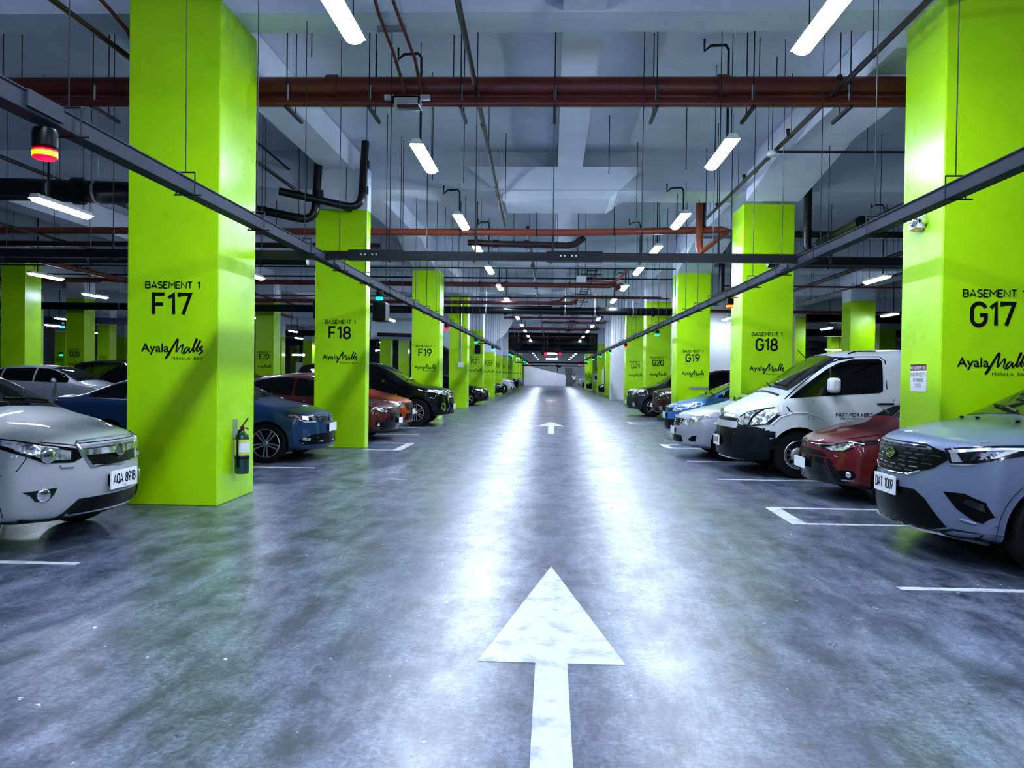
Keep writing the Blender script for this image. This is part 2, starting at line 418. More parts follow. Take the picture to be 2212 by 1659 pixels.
# ================================================================== COLUMNS
MALLS = [  # script strokes of the logo, in sign units (see sgn)
    ([(495,1365),(520,1330),(570,1245),(655,1102),(650,1180),(636,1282),(680,1225),(728,1172),(724,1230),(712,1284),(730,1300)], [30,36,30,26,24,20,16,18,20,16,8]),
    ([(806,1212),(776,1222),(748,1262),(744,1296),(776,1284),(822,1222),(818,1262),(826,1290)], [12,18,24,24,18,18,22,16]),
    ([(826,1290),(866,1230),(925,1116),(915,1106),(886,1190),(872,1262),(884,1278)], [14,16,24,24,24,26,16]),
    ([(884,1278),(915,1222),(972,1138),(962,1132),(934,1210),(924,1262),(940,1268)], [14,16,22,24,24,26,16]),
    ([(940,1268),(972,1236),(1008,1200),(972,1212),(960,1230),(992,1252),(1002,1268),(984,1290),(952,1312)], [12,14,20,20,18,24,26,24,14]),
]
def lettering(parent, plane, num, zc, k=1.0, logo=True, number=True, fine=True):
    """plane(u,v): u metres right of the face centre, v absolute height"""
    S = 0.000804 * k
    sg = lambda cx, cy: plane((cx - 581)*S, zc - (cy - 625)*S)
    f2 = lambda u, v: plane(u, v)
    if number:
        m = MB(); put_strokes(m, 'BASEMENT 1', f2, 0, zc - (413-625)*S, 0.083*k, 0.610*k, 0.165, 0.17); m.build('level_lettering', M['ink'], parent, angle=0)
        m = MB(); put_strokes(m, num, f2, -0.008*k, zc - (788-625)*S, 0.262*k, (0.415 if '1' in num else 0.45)*k, 0.15, 0.2); m.build('number_lettering', M['ink'], parent, angle=0)
    if logo:
        m = MB(); put_text(m, 'Ayala', f2, (338-581)*S, zc - (1282-625)*S, 0.098*k, 0.318*k, bold=0.018)
        for pts, w in MALLS:
            sm = smooth2(pts, 4); ws = []
            for i in range(len(sm)):
                q = i / 4; a = int(q); b = min(a+1, len(w)-1); ws.append((w[min(a, len(w)-1)]*(1-(q-a)) + w[b]*(q-a)) * 1.0)
            # ribbons in sign units, mapped by sg
            stroke(m, sm, 0, sg, ws)
        if fine: put_text(m, 'MANILA  BAY', f2, (795-581)*S, zc - (1390-625)*S, 0.036*k, 0.355*k)
        m.build('logo_lettering', M['ink'], parent, angle=0)

def column(num, x0, x1, y0, y1, top, label, zc=2.2, k=1.0, white_top=None, logo=True, number=True, fine=True, m=None):
    dy = YK*(x0+x1)/2; y0 += dy; y1 += dy
    cx, cy = (x0+x1)/2, (y0+y1)/2
    t = thing('column', label, 'column', (cx, cy, 0), group='columns of the car park')
    MB().box((x0-cx, y0-cy, 0), (x1-cx, y1-cy, top)).build('shaft', m or M['lime'], t, angle=0, bevel=0.012)
    if white_top:
        MB().box((x0-cx+0.002, y0-cy+0.002, top), (x1-cx-0.002, y1-cy-0.002, white_top)).build('bare_head', M['ceil'], t, angle=0)
    if number or logo:
        lettering(t, lambda u, v: (u, y0-cy-0.004, v), num, zc, k, logo, number, fine)
    return t

FX = -3.68
F = {17: (8.42, 9.45, 5.59, 2.23), 18: (15.1, 15.4, 4.73, 2.29), 19: (25.0, 25.9, 4.89, 2.19), 20: (33.3, 34.1, 4.93, 2.2), 21: (41.0, 41.8, 3.9, 2.2),
     22: (49.5, 50.3, 2.95, 2.18), 23: (56.5, 57.3, 2.95, 2.16), 24: (64.0, 64.8, 2.95, 2.15), 25: (72.0, 72.8, 4.0, 2.15), 26: (80, 80.8, 4.0, 2.15), 27: (88, 88.8, 4.0, 2.15), 28: (96, 96.8, 4.0, 2.15), 29: (104, 104.8, 4.0, 2.15)}
extra = {17: 'the nearest on the left with an extinguisher', 18: 'second on the left beside the blue sedan', 19: 'behind the black SUV', 21: 'with a black speaker', 22: 'under a white head', 23: 'under a white head', 24: 'under a white head'}
colF = {}
for n, (y0, y1, top, zc) in F.items():
    w = 1.03 if n < 19 else (0.92 if n == 19 else 0.8)
    num = 'F%d' % n
    lab = ('lime green column marked F%d' % n) + (', ' + extra[n] if n in extra else ' on the left of the lane') if n <= 25 and n != 20 else \
          ('lime green column with a grey conduit down its face, beyond F19' if n == 20 else 'lime green column, %s beyond F25 on the left of the lane' % ordinal(n - 25))
    wt = None
    if n == 18: wt = 5.55
    elif n >= 21: wt = 5.6
    colF[n] = column(num, FX - w, FX, y0, y1, top, lab, zc, 1.0, wt, logo=(n != 20), number=(n <= 25 and n != 20), fine=n < 22)
GX = 3.92
G = {17: (7.64, 8.52, 5.42, 2.17), 18: (15.4, 16.35, 5.02, 2.18), 19: (23.8, 24.75, 4.75, 2.1), 20: (31.5, 32.4, 4.6, 2.08), 21: (39.9, 40.8, 4.9, 2.05), 23: (54.7, 55.5, 3.6, 2.1), 24: (64, 64.8, 4.2, 2.1), 25: (72, 72.8, 4.2, 2.1), 26: (80, 80.8, 4.2, 2.1), 27: (88, 88.8, 4.2, 2.1)}
extraG = {17: 'with the cashier notice on its side', 18: 'behind the white van', 19: 'behind the blue hatchback', 20: 'on the right of the lane', 21: 'with no car hiding its foot'}
extraG[21] = 'beyond G20 beside the white column'
colG = {}
for n, (y0, y1, top, zc) in G.items():
    w = 1.03
    lab = 'lime green column marked G%d, %s' % (n, extraG[n]) if n in extraG else {23: 'unlettered lime green column next beyond the white one on the right', 24: 'dark lime column beyond the unlettered one on the right', 25: 'lime green column with a small red and white notice, far right', 26: 'far lime column behind the one with the red notice', 27: 'farthest lime column on the right of the lane'}[n]
    colG[n] = column('G%d' % n, GX - (0.07 if n == 18 else 0), GX + w - (0.07 if n == 18 else 0), y0, y1, top, lab, zc, 1.0, 5.5 if n > 18 else None, logo=n in extraG or n == 25, number=n in extraG or n == 25, fine=n < 20)
t = column('', 3.8, 4.75, 48.0, 49.2, 5.55, 'plain white square column on the right between G21 and the next green one', logo=False, number=False, m=M['white_wall'])
# far left bays
for num, xr, y0, k, top, lab, txt in (
    ('E20', -12.15, 33.3, 0.9, 4.7, 'lime green column marked E20 seen between F17 and F18', True),
    ('D20', -20.45, 33.3, 0.9, 4.6, 'lime green column marked D20 seen left of F17', True),
    ('C22', -28.75, 49.5, 0.9, 4.4, 'lime green column marked C22 seen left of F17', True),
    ('B23', -36.1, 56.5, 0.9, 4.2, 'lime green column marked B23 beside D20', True),
    ('B24', -35.9, 64.0, 0.9, 4.2, 'lime green column marked B24 at the edge of F17', True),
    ('', -17.3, 25.0, 0.9, 5.3, 'tall lime column cut by the left edge of the picture', False),
    ('', -27.9, 41.0, 0.9, 4.6, 'pale lime column just right of the one at the left edge', False),
    ('', -20.9, 59.0, 0.9, 4.2, 'bright lime column just right of E20', False),
    ('', -20.45, 65.0, 0.9, 4.2, 'lime column just left of F18, the nearer of two', False),
    ('', -28.75, 86.0, 0.9, 4.2, 'lime column just left of F18, the farther of two', False),
    ('', -12.15, 57.5, 0.9, 4.2, 'lime column behind the black SUV, the nearer of two left of F19', False),
    ('', -12.15, 64.5, 0.9, 4.2, 'lime column behind the black SUV, the farther of two left of F19', False)):
    column(num, xr - 0.82, xr, y0, y0 + 0.8, top, lab, 2.15, k, 5.5, logo=txt, number=txt, fine=False)
for xl, y0, lab in ((12.37, 31.5, 'lime green column above the white van roof with a thin pipe on its edge'),
                    (12.3, 39.9, 'dark lime column just right of G18 over the white van'),
                    (20.7, 48.0, 'lime green column seen between the one above the van and G17'),
                    (20.8, 56.5, 'small pale lime column left of the one above the van')):
    column('', xl, xl + 1.02, y0, y0 + 0.95, 4.75, lab, white_top=5.5, logo=False, number=False)

# things fixed to columns ------------------------------------------------
# fire extinguisher on the lane side of F17
t = thing('fire_extinguisher', 'dark green fire extinguisher hung on the lane side of column F17', 'fire extinguisher', (FX, 8.70, 0.31))
MB().lathe([(0.0,0.0),(0.075,0.0),(0.082,0.02),(0.082,0.40),(0.07,0.45),(0.03,0.48),(0.025,0.50),(0.0,0.50)], 24, Matrix.Translation((0.10,0,0))).build('cylinder', M['ext_green'], t)
MB().lathe([(0.0835,0.215),(0.0835,0.40)], 20, Matrix.Translation((0.10,0,0)), -2.6, 1.0).build('yellow_label', M['label_yellow'], t)
MB().lathe([(0.0845,0.25),(0.0845,0.365)], 14, Matrix.Translation((0.10,0,0)), -1.9, 0.4).build('white_label', M['white'], t)
MB().lathe([(0.084,0.175),(0.084,0.195)], 20, Matrix.Translation((0.10,0,0))).build('band', M['black'], t)
MB().tube([(0.10,0,0.49),(0.10,0,0.55)], 0.022).build('valve', M['red_paint'], t)
MB().tube([(0.10,-0.02,0.54),(0.10,0.05,0.575),(0.10,0.16,0.63)], 0.011, 6).tube([(0.10,0.0,0.52),(0.10,0.1,0.525),(0.10,0.17,0.505)], 0.009, 6).build('handle', M['black'], t)
MB().tube([(0.10,-0.02,0.52),(0.09,-0.07,0.50),(0.09,-0.105,0.42),(0.09,-0.105,0.2),(0.09,-0.1,0.08)], 0.012, 8).build('hose', M['black'], t)
MB().box((0,-0.03,0.42),(0.03,0.03,0.63)).build('bracket', M['zinc'], t, angle=0)

# cashier notice on the lane side of G17
t = thing('notice', 'white and dark red paper notice about paying at the parking station on column G17', 'notice', (GX - 0.003, 8.25, 1.53))
PL = lambda u, v: (-0.0045, -u, v)       # faces the lane (-x); reading direction runs towards -y
MB().box((-0.003, -0.175, -0.15), (0, 0.175, 0.14)).build('sheet', M['plate'], t, angle=0)
MB().box((-0.004, -0.175, 0.072), (-0.003, 0.175, 0.14)).build('red_header', M['red_paint'], t, angle=0)
m = MB(); put_text(m, 'NO CASHIER AT EXIT', lambda u, v: (-0.005, -u, v), 0, 0.086, 0.04, 0.335, bold=0.012); m.build('header_lettering', M['plate'], t, angle=0)
m = MB()
put_text(m, 'PLEASE PROCEED TO', PL, 0, 0.012, 0.042, 0.335, bold=0.006); put_text(m, 'PAY PARKING', PL, 0.0, -0.047, 0.042, 0.22, bold=0.006); put_text(m, 'STATION', PL, 0.0, -0.106, 0.042, 0.135, bold=0.006)
m.build('body_lettering', M['ink_grey'], t, angle=0)
# twin head emergency light on G17
t = thing('emergency_light', 'small white box lamp with a round lens fixed high on column G17', 'lamp', (GX, 8.25, 3.18))
MB().box((-0.09,-0.09,-0.075),(0,0.12,0.075)).build('case', M['white'], t, angle=0, bevel=0.012)
MB().lathe([(0,0.05),(0.045,0.045),(0.06,0.02),(0.062,0)], 16, Matrix.Translation((-0.09,-0.04,0.0)) @ Matrix.Rotation(-pi/2, 4, 'Y')).build('lens', M['chrome'], t)
MB().lathe([(0,0.05),(0.04,0.045),(0.05,0.0)], 16, Matrix.Translation((-0.03,-0.09,0.0)) @ Matrix.Rotation(pi/2, 4, 'X')).build('lens', M['chrome'], t)
MB().box((-0.08,-0.07,-0.095),(-0.02,0.05,-0.075)).build('base_strip', M['amber'], t, angle=0)
# cabinets on the far side of F17
t = thing('electrical_panel', 'tall white electrical cabinet at the left edge of column F17, the upper of two', 'cabinet', (-4.71, 8.9, 2.37))
MB().box((-0.16,-0.2,0),(0,0.3,0.68)).build('case', M['white'], t, angle=0, bevel=0.008)
MB().box((-0.145,-0.212,0.04),(-0.012,-0.2,0.64)).build('door', M['silverplastic'], t, angle=0)
t = thing('meter_box', 'white box with a dark window at left edge of column F17, below the tall cabinet', 'cabinet', (-4.71, 8.9, 1.83))
MB().box((-0.12,-0.2,0),(0,0.25,0.40)).build('case', M['white'], t, angle=0, bevel=0.008)
MB().box((-0.105,-0.21,0.09),(-0.02,-0.2,0.25)).build('window', M['glass'], t, angle=0)
# conduit and switch box on F20
t = thing('conduit', 'thin grey conduit ending in a switch box on the column beyond F19', 'conduit', (-3.95, 33.10, 2.0))
MB().tube([(0,0,0),(0,0,2.95)], 0.035).build('pipe', M['zinc'], t); MB().box((-0.11,-0.06,-0.2),(0.11,0.04,0.02)).build('switch_box', M['white'], t, angle=0)
# speakers
for (x, y, z, lab) in ((-3.95, 40.75, 2.85, 'small black loudspeaker on column F21'), (-4.2, 63.75, 2.75, 'small black loudspeaker on column F24')):
    t = thing('loudspeaker', lab, 'speaker', (x, y, z))
    MB().box((-0.14,-0.16,-0.24),(0.14,0.04,0.24)).build('case', M['black'], t, angle=0, bevel=0.03)
    MB().tube([(0,0,0.2),(0,-0.05,0.34),(0.5,-0.05,0.30)], 0.02).build('bracket', M['black'], t)
t = thing('notice_board', 'small red and white notice on a far lime column at right', 'notice', (4.35, 72.14, 0.95))
MB().box((-0.35,-0.02,0),(0.35,0,0.75)).build('sheet', M['white'], t, angle=0); MB().box((-0.2,-0.03,0.18),(0.2,-0.02,0.55)).build('red_panel', M['red_paint'], t, angle=0)
t = thing('hose_cabinet', 'tall dark red cabinet with a white edge beside the far right columns', 'cabinet', (4.55, 62.6, 0.45))
MB().box((-0.2,-0.1,0),(0.25,0.2,1.6)).build('case', M['red_paint'], t, angle=0); MB().box((-0.35,-0.11,0),(-0.2,0.2,1.6)).build('white_edge', M['white'], t, angle=0)
t = thing('mirror_strip', 'small grey plate fixed low on column G19', 'plate', (4.6, 23.94, 1.19))
MB().box((-0.28,-0.01,-0.05),(0.33,0,0.02)).build('plate', M['silverplastic'], t, angle=0)

# ================================================================== FLOOR MARKINGS
def flat(name, polys, label, cat, group):
    m = MB()
    for p in polys: m.prism(p, 0.0, 0.003, lambda u, v, d: (u, v, d))
    return tag(m.build(name, M['paint_line'], angle=0), label, cat, group)
def arrow(y_tip, label, w=0.385, s=0.083, head=2.0, total=5.0, x=0.022):
    flat('floor_arrow', [[(x, y_tip), (x-w, y_tip-head), (x-s, y_tip-head), (x-s, y_tip-total), (x+s, y_tip-total), (x+s, y_tip-head), (x+w, y_tip-head)]], label, 'road marking', 'arrows on the lane')
arrow(5.94, 'large white arrow on the floor nearest the camera')
arrow(24.4, 'white floor arrow in the middle distance of the lane')
arrow(46.5, 'tiny white floor arrow farthest down the lane', total=4.0)
LW = 0.075
def stall(y, x, sgn, label):
    y = yc(x + sgn*0.8, y)
    flat('stall_line', [[(x, y-LW/2), (x + sgn*4.6, y-LW/2), (x + sgn*4.6, y+LW/2), (x, y+LW/2)]], label, 'road marking', 'bay lines')
def ushape(y0, y1, x, sgn, label, ln=1.38):
    y0 = yc(x+sgn*0.5, y0); y1 = yc(x+sgn*0.5, y1)
    a = [(x, y0), (x+sgn*ln, y0), (x+sgn*ln, y0+LW), (x+sgn*0.16, y0+LW), (x+sgn*0.16, y1-LW), (x+sgn*ln, y1-LW), (x+sgn*ln, y1), (x, y1)]
    flat('bay_divider', [a], label, 'road marking', 'bay dividers round the columns')
stall(5.42, 2.52, 1, 'white bay line under the nearest right SUV, closest to the camera')
ushape(7.78, 8.80, 2.50, 1, 'white U shaped bay divider at the foot of column G17')
stall(11.15, 2.47, 1, 'white bay line between the red sedan and the white van')
stall(13.5, 2.45, 1, 'white bay line between the white van and the silver sedan')
ushape(15.95, 16.85, 2.43, 1, 'white U shaped bay divider at the foot of column G18')
ushape(24.0, 24.95, 2.5, 1, 'white U shaped bay divider at the foot of column G19')
stall(5.86, -3.62, -1, 'white bay line beside the pale car at front left')
stall(11.9, -3.68, -1, 'white bay line between column F17 and the blue sedan')
ushape(14.75, 16.3, -2.9, -1, 'white U shaped bay divider at the foot of column F18', 0.75)
stall(18.6, -3.2, -1, 'white bay line between the red and orange cars')
stall(21.0, -3.1, -1, 'white bay line between the orange car and the black SUV')

# ================================================================== LAMPS
def make_lamp(z=4.62, hook=0.32, top=SLAB):
    t = thing('fluorescent_lamp', '', 'lamp')
    MB().add([(-0.05,-0.68,0.03),(0.05,-0.68,0.03),(0.05,0.68,0.03),(-0.05,0.68,0.03),(-0.095,-0.68,-0.042),(0.095,-0.68,-0.042),(0.095,0.68,-0.042),(-0.095,0.68,-0.042)],[(0,1,2,3),(0,4,5,1),(1,5,6,2),(2,6,7,3),(3,7,4,0)]).build('reflector', M['white'], t, angle=0)
    d = MB().tube([(0,-0.67,0),(0,-0.64,0),(0,0.64,0),(0,0.67,0)], 0.085, 12, True, [0.06,0.085,0.085,0.06]); d.v = [(x, y, -0.045 + z*0.6) for x, y, z in d.v]; d.build('diffuser', M['tube'], t)
    h = top - z
    MB().tube([(-hook,-0.35,h),(-hook,-0.35,h-0.16),(-hook+0.08,-0.35,h-0.09),(-0.04,-0.35,h-0.08),(0,-0.35,h-0.14),(0,-0.35,0.02)], 0.017, 6).build('conduit', M['rod'], t)
    for y in (-0.5, 0.5): MB().tube([(0.02,y,0.02),(0.02,y,h)], 0.006, 4, False).build('suspension_rod', M['rod'], t, angle=0)
    return t
protos = {}
def lamp(x, y, z, label, group, rz=0.0, flip=False):
    Y = yc(x, y); top = SLAB
    for by in rowsY:
        dz = 0.5 if by in (0.3, 8.6) else (1.0 if by == 15.35 else 0.6)
        if by - 0.75 < Y < by + dz + 0.75: top = 5.59 if dz == 0.5 else (5.22 if dz == 1.0 else 5.12)
    key = round(top - z, 2)
    if key not in protos: t = protos[key] = make_lamp(z, top=top)
    else: t = dup(protos[key])
    t.location = (x, Y, z); t.rotation_euler = (0, 0, rz + (pi if flip else 0)); t['label'] = label; t['group'] = group
    return t
Zl = 4.62
left_ys = [6.4, 10.9, 15.4, 18.9, 22.4, 26.8, 31.0, 34.5, 41.0, 47.0, 53.0, 60.0, 67.0]
for i, y in enumerate(left_ys):
    lamp(-1.85, y, Zl, 'bright fluorescent tube lamp, %s from the camera in the row left of the lane' % ordinal(i+1), 'lamp row left of the lane')
right_ys = [6.5, 10.5, 15.0, 18.6, 22.2, 26.4, 31.0, 35.5, 41.0, 47.0, 53.0, 60.0, 67.0]
for i, y in enumerate(right_ys):
    lamp(2.5 if y > 12 else 2.3, y, Zl, 'bright fluorescent tube lamp, %s from the camera in the row right of the lane' % ordinal(i+1), 'lamp row right of the lane')
for x in (-1.85, 2.4):
    for y in (-5.6, -1.4, 2.4): lamp(x, y, Zl, 'fluorescent tube lamp of the lane rows behind the camera', 'lamps behind the camera')
for i, (x, y) in enumerate([(-1.85, 78), (-1.85, 86), (-1.85, 95), (-1.85, 106), (2.5, 78), (2.5, 86), (2.5, 95), (2.5, 106)]):
    lamp(x, y, 3.8, 'far fluorescent lamp beyond the dark ducts, %s in the %s row' % (ordinal(i % 4 + 1), 'left' if i < 4 else 'right'), 'far lamps before the end wall')
side = [(-7.85, 12.2, 4.12, 'long fluorescent lamp above the left bays beside column F17', 0),
        (-14.3, 21.5, 4.15, 'fluorescent lamp over the far left bays, upper one near the left edge', 0),
        (-16.2, 27.0, 4.15, 'fluorescent lamp over the far left bays next to column F17', 0),
        (-25.0, 39.0, 4.1, 'small lamp over the far left aisle above a green light', 0),
        (-29.5, 45.0, 4.1, 'small lamp over the far left aisle near the edge column', 0),
        (-24.5, 45.0, 4.1, 'small lamp over the far left aisle beside column D20', 0),
        (-32.0, 54.0, 4.1, 'small lamp right of column D20 in the far left aisle', 0),
        (-8.0, 20.3, 4.1, 'lamp seen just right of column F17 above the bays', 0),
        (-16.3, 48.0, 4.1, 'upper small lamp between E20 and F18', 0), (-17.6, 53.0, 3.9, 'middle small lamp between E20 and F18', 0), (-16.5, 56.0, 3.9, 'small lamp at the left edge of F18', 0), (-20.0, 66.0, 3.8, 'lowest small lamp between E20 and F18', 0),
        (-7.7, 36.5, 4.1, 'lamp over the bays between F18 and F19', 0), (-13.6, 61.0, 4.0, 'small far lamp between F18 and F19', 0), (-11.0, 70.0, 3.6, 'smallest lamp between F18 and F19', 0),
        (8.35, 19.6, 4.13, 'lamp over the right bays between G18 and G17', 0), (13.4, 30.2, 4.13, 'lamp over the far right bays beside column G17', 0), (13.9, 38.5, 4.1, 'lamp over the far right bays left of the column above the van', 0),
        (20.6, 55.3, 3.7, 'crosswise lamp low over the white van roof', pi/2), (18.9, 57.5, 4.1, 'small lamp above the crosswise one over the van roof', 0), (7.6, 33.0, 4.1, 'lamp at the left edge of column G18', 0),
        (8.35, 11.5, 4.12, 'lamp over the right bays behind column G17', 0), 
        (-8.0, 28.0, 4.12, 'lamp over the left bays behind column F18', 0), (-14.3, 11.0, 4.12, 'lamp over the far left bays outside the view', 0), (-14.3, 36.0, 4.12, 'lamp over the far left bays hidden behind F17', 0)]
dim = None
for x, y, z, lab, rz in side:
    t = lamp(x, y, z, lab, 'lamps over the parking bays', rz)
    for ch in t.children:
        if ch.name.startswith('diffuser'):
            if dim is None: dim = ch.data.copy(); dim.materials.clear(); dim.materials.append(M['tube_dim'])
            ch.data = dim

# ================================================================== CABLE TRAYS
def tray(x, ys, z, lab, sgn, bend=None):
    t = thing('cable_tray', lab, 'cable tray', (x, ys[0], z))
    path = [(0, 0, 0), (0, ys[1]-ys[0], 0)] if not bend else [(p[0], p[1]-ys[0], p[2]) for p in bend]
    rail, lip, dark = MB(), MB(), MB()
    for a, b in zip(path, path[1:]):
        va, vb = Vector(a), Vector(b); d = (vb-va).normalized(); u = Vector((d.y, -d.x, 0))
        def bar(mbx, u0, u1, z0, z1):
            mbx.add([va+u*u0+Vector((0,0,z0)), va+u*u1+Vector((0,0,z0)), va+u*u1+Vector((0,0,z1)), va+u*u0+Vector((0,0,z1)),
                     vb+u*u0+Vector((0,0,z0)), vb+u*u1+Vector((0,0,z0)), vb+u*u1+Vector((0,0,z1)), vb+u*u0+Vector((0,0,z1))],
                    [(0,1,2,3),(7,6,5,4),(0,4,5,1),(1,5,6,2),(2,6,7,3),(3,7,4,0)])
        bar(rail, -0.055, -0.050, -0.05, 0.05); bar(rail, 0.050, 0.055, -0.05, 0.05); bar(rail, -0.055, 0.055, -0.052, -0.048)
        bar(lip, -0.062, -0.045, 0.05, 0.058); bar(lip, 0.045, 0.062, 0.05, 0.058)
    rail.build('channel', M['tray'], t, angle=0); lip.build('lip', M['tray'], t, angle=0)
    y = ys[0] + 0.35
    i = 0
    while y < min(ys[1], 60):
        h = MB(); yy = y - ys[0]
        h.tube([(0, yy, 0.115), (0, yy, SLAB - z)], 0.005 if y < 12 else 0.007, 4, False)
        h.tube([(-0.075, yy, 0.115), (0.075, yy, 0.115)], 0.007, 4)
        for k in (-0.075, 0.075): h.tube([(k, yy, 0.118), (k, yy+0.0, -0.062)], 0.006, 4)
        h.tube([(-0.09, yy, -0.062), (0.13, yy, -0.062)], 0.007, 4)
        h.build('hanger', M['rod'], t, angle=0)
        if i % 4 == 2: MB().box((-0.07, yy-0.45, -0.03), (0.07, yy-0.15, 0.062)).build('joint_plate', M['tray'], t, angle=0)
        y += 1.45; i += 1
    return t
tray(-2.9, (1.2, 42.6), 2.945, 'long grey cable tray with lights running along the left bays', 1)
tray(3.05, (1.2, 95.0), 2.94, 'long grey cable tray with lights running along the right bays', -1)
tray(-2.31, (42.7, 95.0), 2.85, 'far part of the left cable tray beyond its jog', 1)
# cross tray
t = thing('cross_cable_tray', 'black cable tray crossing the lane from side to side overhead', 'cable tray', (0, 9.52, 2.955))
MB().box((-14,-0.05,-0.03),(3.10,0.05,0.075)).build('channel', M['tray_dark'], t, angle=0)
for x in (-2.22, 0.27): MB().box((x-0.35,-0.062,-0.04),(x+0.35,0.062,0.09)).build('joint_plate', M['tray_dark'], t, angle=0)
for i, x in enumerate((-12, -10.4, -8.8, -7.2, -5.6, -2.05, -0.97, 0.0, 1.1, 2.05)):
    h = MB(); h.tube([(x,-0.02,0.08),(x,-0.02,SLAB-2.955)], 0.006, 4, False).tube([(x,-0.02,0.08),(x,-0.02,0.34)], 0.014, 6)
    h.tube([(x-0.02,-0.08,-0.045),(x-0.02,0.08,-0.045)], 0.01, 4); h.build('hanger', M['rod'], t, angle=0)
b = MB()
for x in (-2.4,-2.35,-2.26,-2.21,0.1,0.15,0.24,0.29): b.tube([(x,-0.068,0.03),(x,-0.06,0.03)], 0.012, 6)
b.build('bolt', M['zinc'], t)
# far cross bars
for y, z in ((76.0, 2.75), (92.0, 2.65)):
    tag(MB().tube([(-3.6, y, z), (3.6, y, z)], 0.07, 6).build('cross_bar', M['tray_dark']), 'thin dark cross bar before the far white wall, %s' % ('upper' if y < 80 else 'lower'), 'bar', 'far cross bars')

# bay indicator lights under the trays
def indicator(x, y, z, c, lab, s=1.0, core=False):
    t = thing('bay_indicator', lab, 'indicator light', (x, yc(x, y), z), group='bay indicator lights')
    MB().lathe([(0.0,0.0),(0.075*s,0.0),(0.085*s,-0.03*s),(0.085*s,-0.13*s),(0.07*s,-0.15*s)], 16).build('hood', M['black'], t)
    MB().lathe([(0.07*s,-0.15*s),(0.082*s,-0.155*s),(0.082*s,-0.205*s),(0.06*s,-0.22*s),(0,-0.22*s)], 16).build('lens', M['led_green'] if c == 'g' else M['led_red'], t)
    if core: MB().lathe([(0.0835*s,-0.168*s),(0.0835*s,-0.2*s)], 16).build('overexposed_ring', M['led_overexposed'], t)  # added ring that carries the overexposed hue of the lens
for x, y, c, lab, s, core in (
    (-3.19, 4.78, 'r', 'red bay light under the left tray nearest the camera', 0.85, True),
    (-3.15, 13.9, 'g', 'green bay light under the left tray beside column F18', 0.75, False),
    (-3.15, 22.8, 'r', 'red bay light under the left tray beside column F19', 0.8, False),
    (-3.15, 31.8, 'g', 'green bay light under the left tray beyond the red one', 0.9, False),
    (-3.12, 40.5, 'g', 'green bay light just before the jog of the left tray', 0.9, False),
    (-2.55, 49.5, 'g', 'upper green light just after the jog of the left tray', 0.9, False),
    (-2.6, 47.5, 'g', 'lower green light just after the jog of the left tray', 0.9, False),
    (-2.55, 57.0, 'g', 'small green light farther along the left tray', 0.9, False),
    (-2.55, 72.0, 'g', 'far green light on the left tray, the nearer of a pair', 1.1, False),
    (-2.55, 80.0, 'g', 'far green light on the left tray, the farther of a pair', 1.1, False),
    (-2.55, 90.0, 'r', 'farthest red light on the left tray', 1.1, False),
    (3.37, 14.4, 'r', 'red bay light under the right tray beside column G18', 0.8, True),
    (3.37, 24.3, 'g', 'green bay light under the right tray before column G20', 0.85, False),
    (3.37, 34.5, 'r', 'orange red bay light under the right tray before G21', 0.9, False),
    (3.37, 43.5, 'g', 'green light on the right tray before the white column, nearest of four', 0.9, False),
    (3.37, 52.0, 'g', 'green light on the right tray, second beyond the orange red one', 0.9, False),
    (3.37, 61.0, 'g', 'green light on the right tray, third beyond the orange red one', 0.95, False),
    (3.37, 70.0, 'g', 'green light on the right tray, fourth beyond the orange red one', 1.0, False),
    (3.37, 90.0, 'r', 'far orange light at the end of the right tray', 1.1, False)):
    k = 0.906; indicator(x*k, y*k, 1.5 + ((3.0 if x > 0 or y < 47 else 2.93) - 1.5)*k, c, lab, s*0.92, core)
for x, y, z, lab in ((-25.4, 39.5, 3.9, 'green bay light in the far left aisle beside D20'), (-33.5, 48.0, 3.0, 'green bay light in the far left aisle by the edge column'), (-34.8, 54.0, 2.7, 'low green bay light left of column B23')):
    indicator(x, y, z, 'g', lab, 1.3)
# camera hung beside F18
t = thing('box_camera', 'black box device hanging below the green light beside F18', 'camera', (-2.9, 12.7, 2.73))
MB().box((-0.1,-0.1,-0.36),(0.12,0.25,-0.04)).build('case', M['black'], t, angle=0, bevel=0.02)
MB().tube([(0,0.05,-0.05),(0,0.05,0.17)], 0.03).build('stem', M['black'], t)
t = thing('hanging_sign', 'black hanging box sign left of column F18', 'sign', (-5.35, 17.6, 3.0))
MB().box((-0.2,-0.1,-0.25),(0.15,0.1,0.12)).build('case', M['black'], t, angle=0); MB().tube([(0,0,0.12),(0,0,0.5)],0.02).build('stem', M['black'], t)
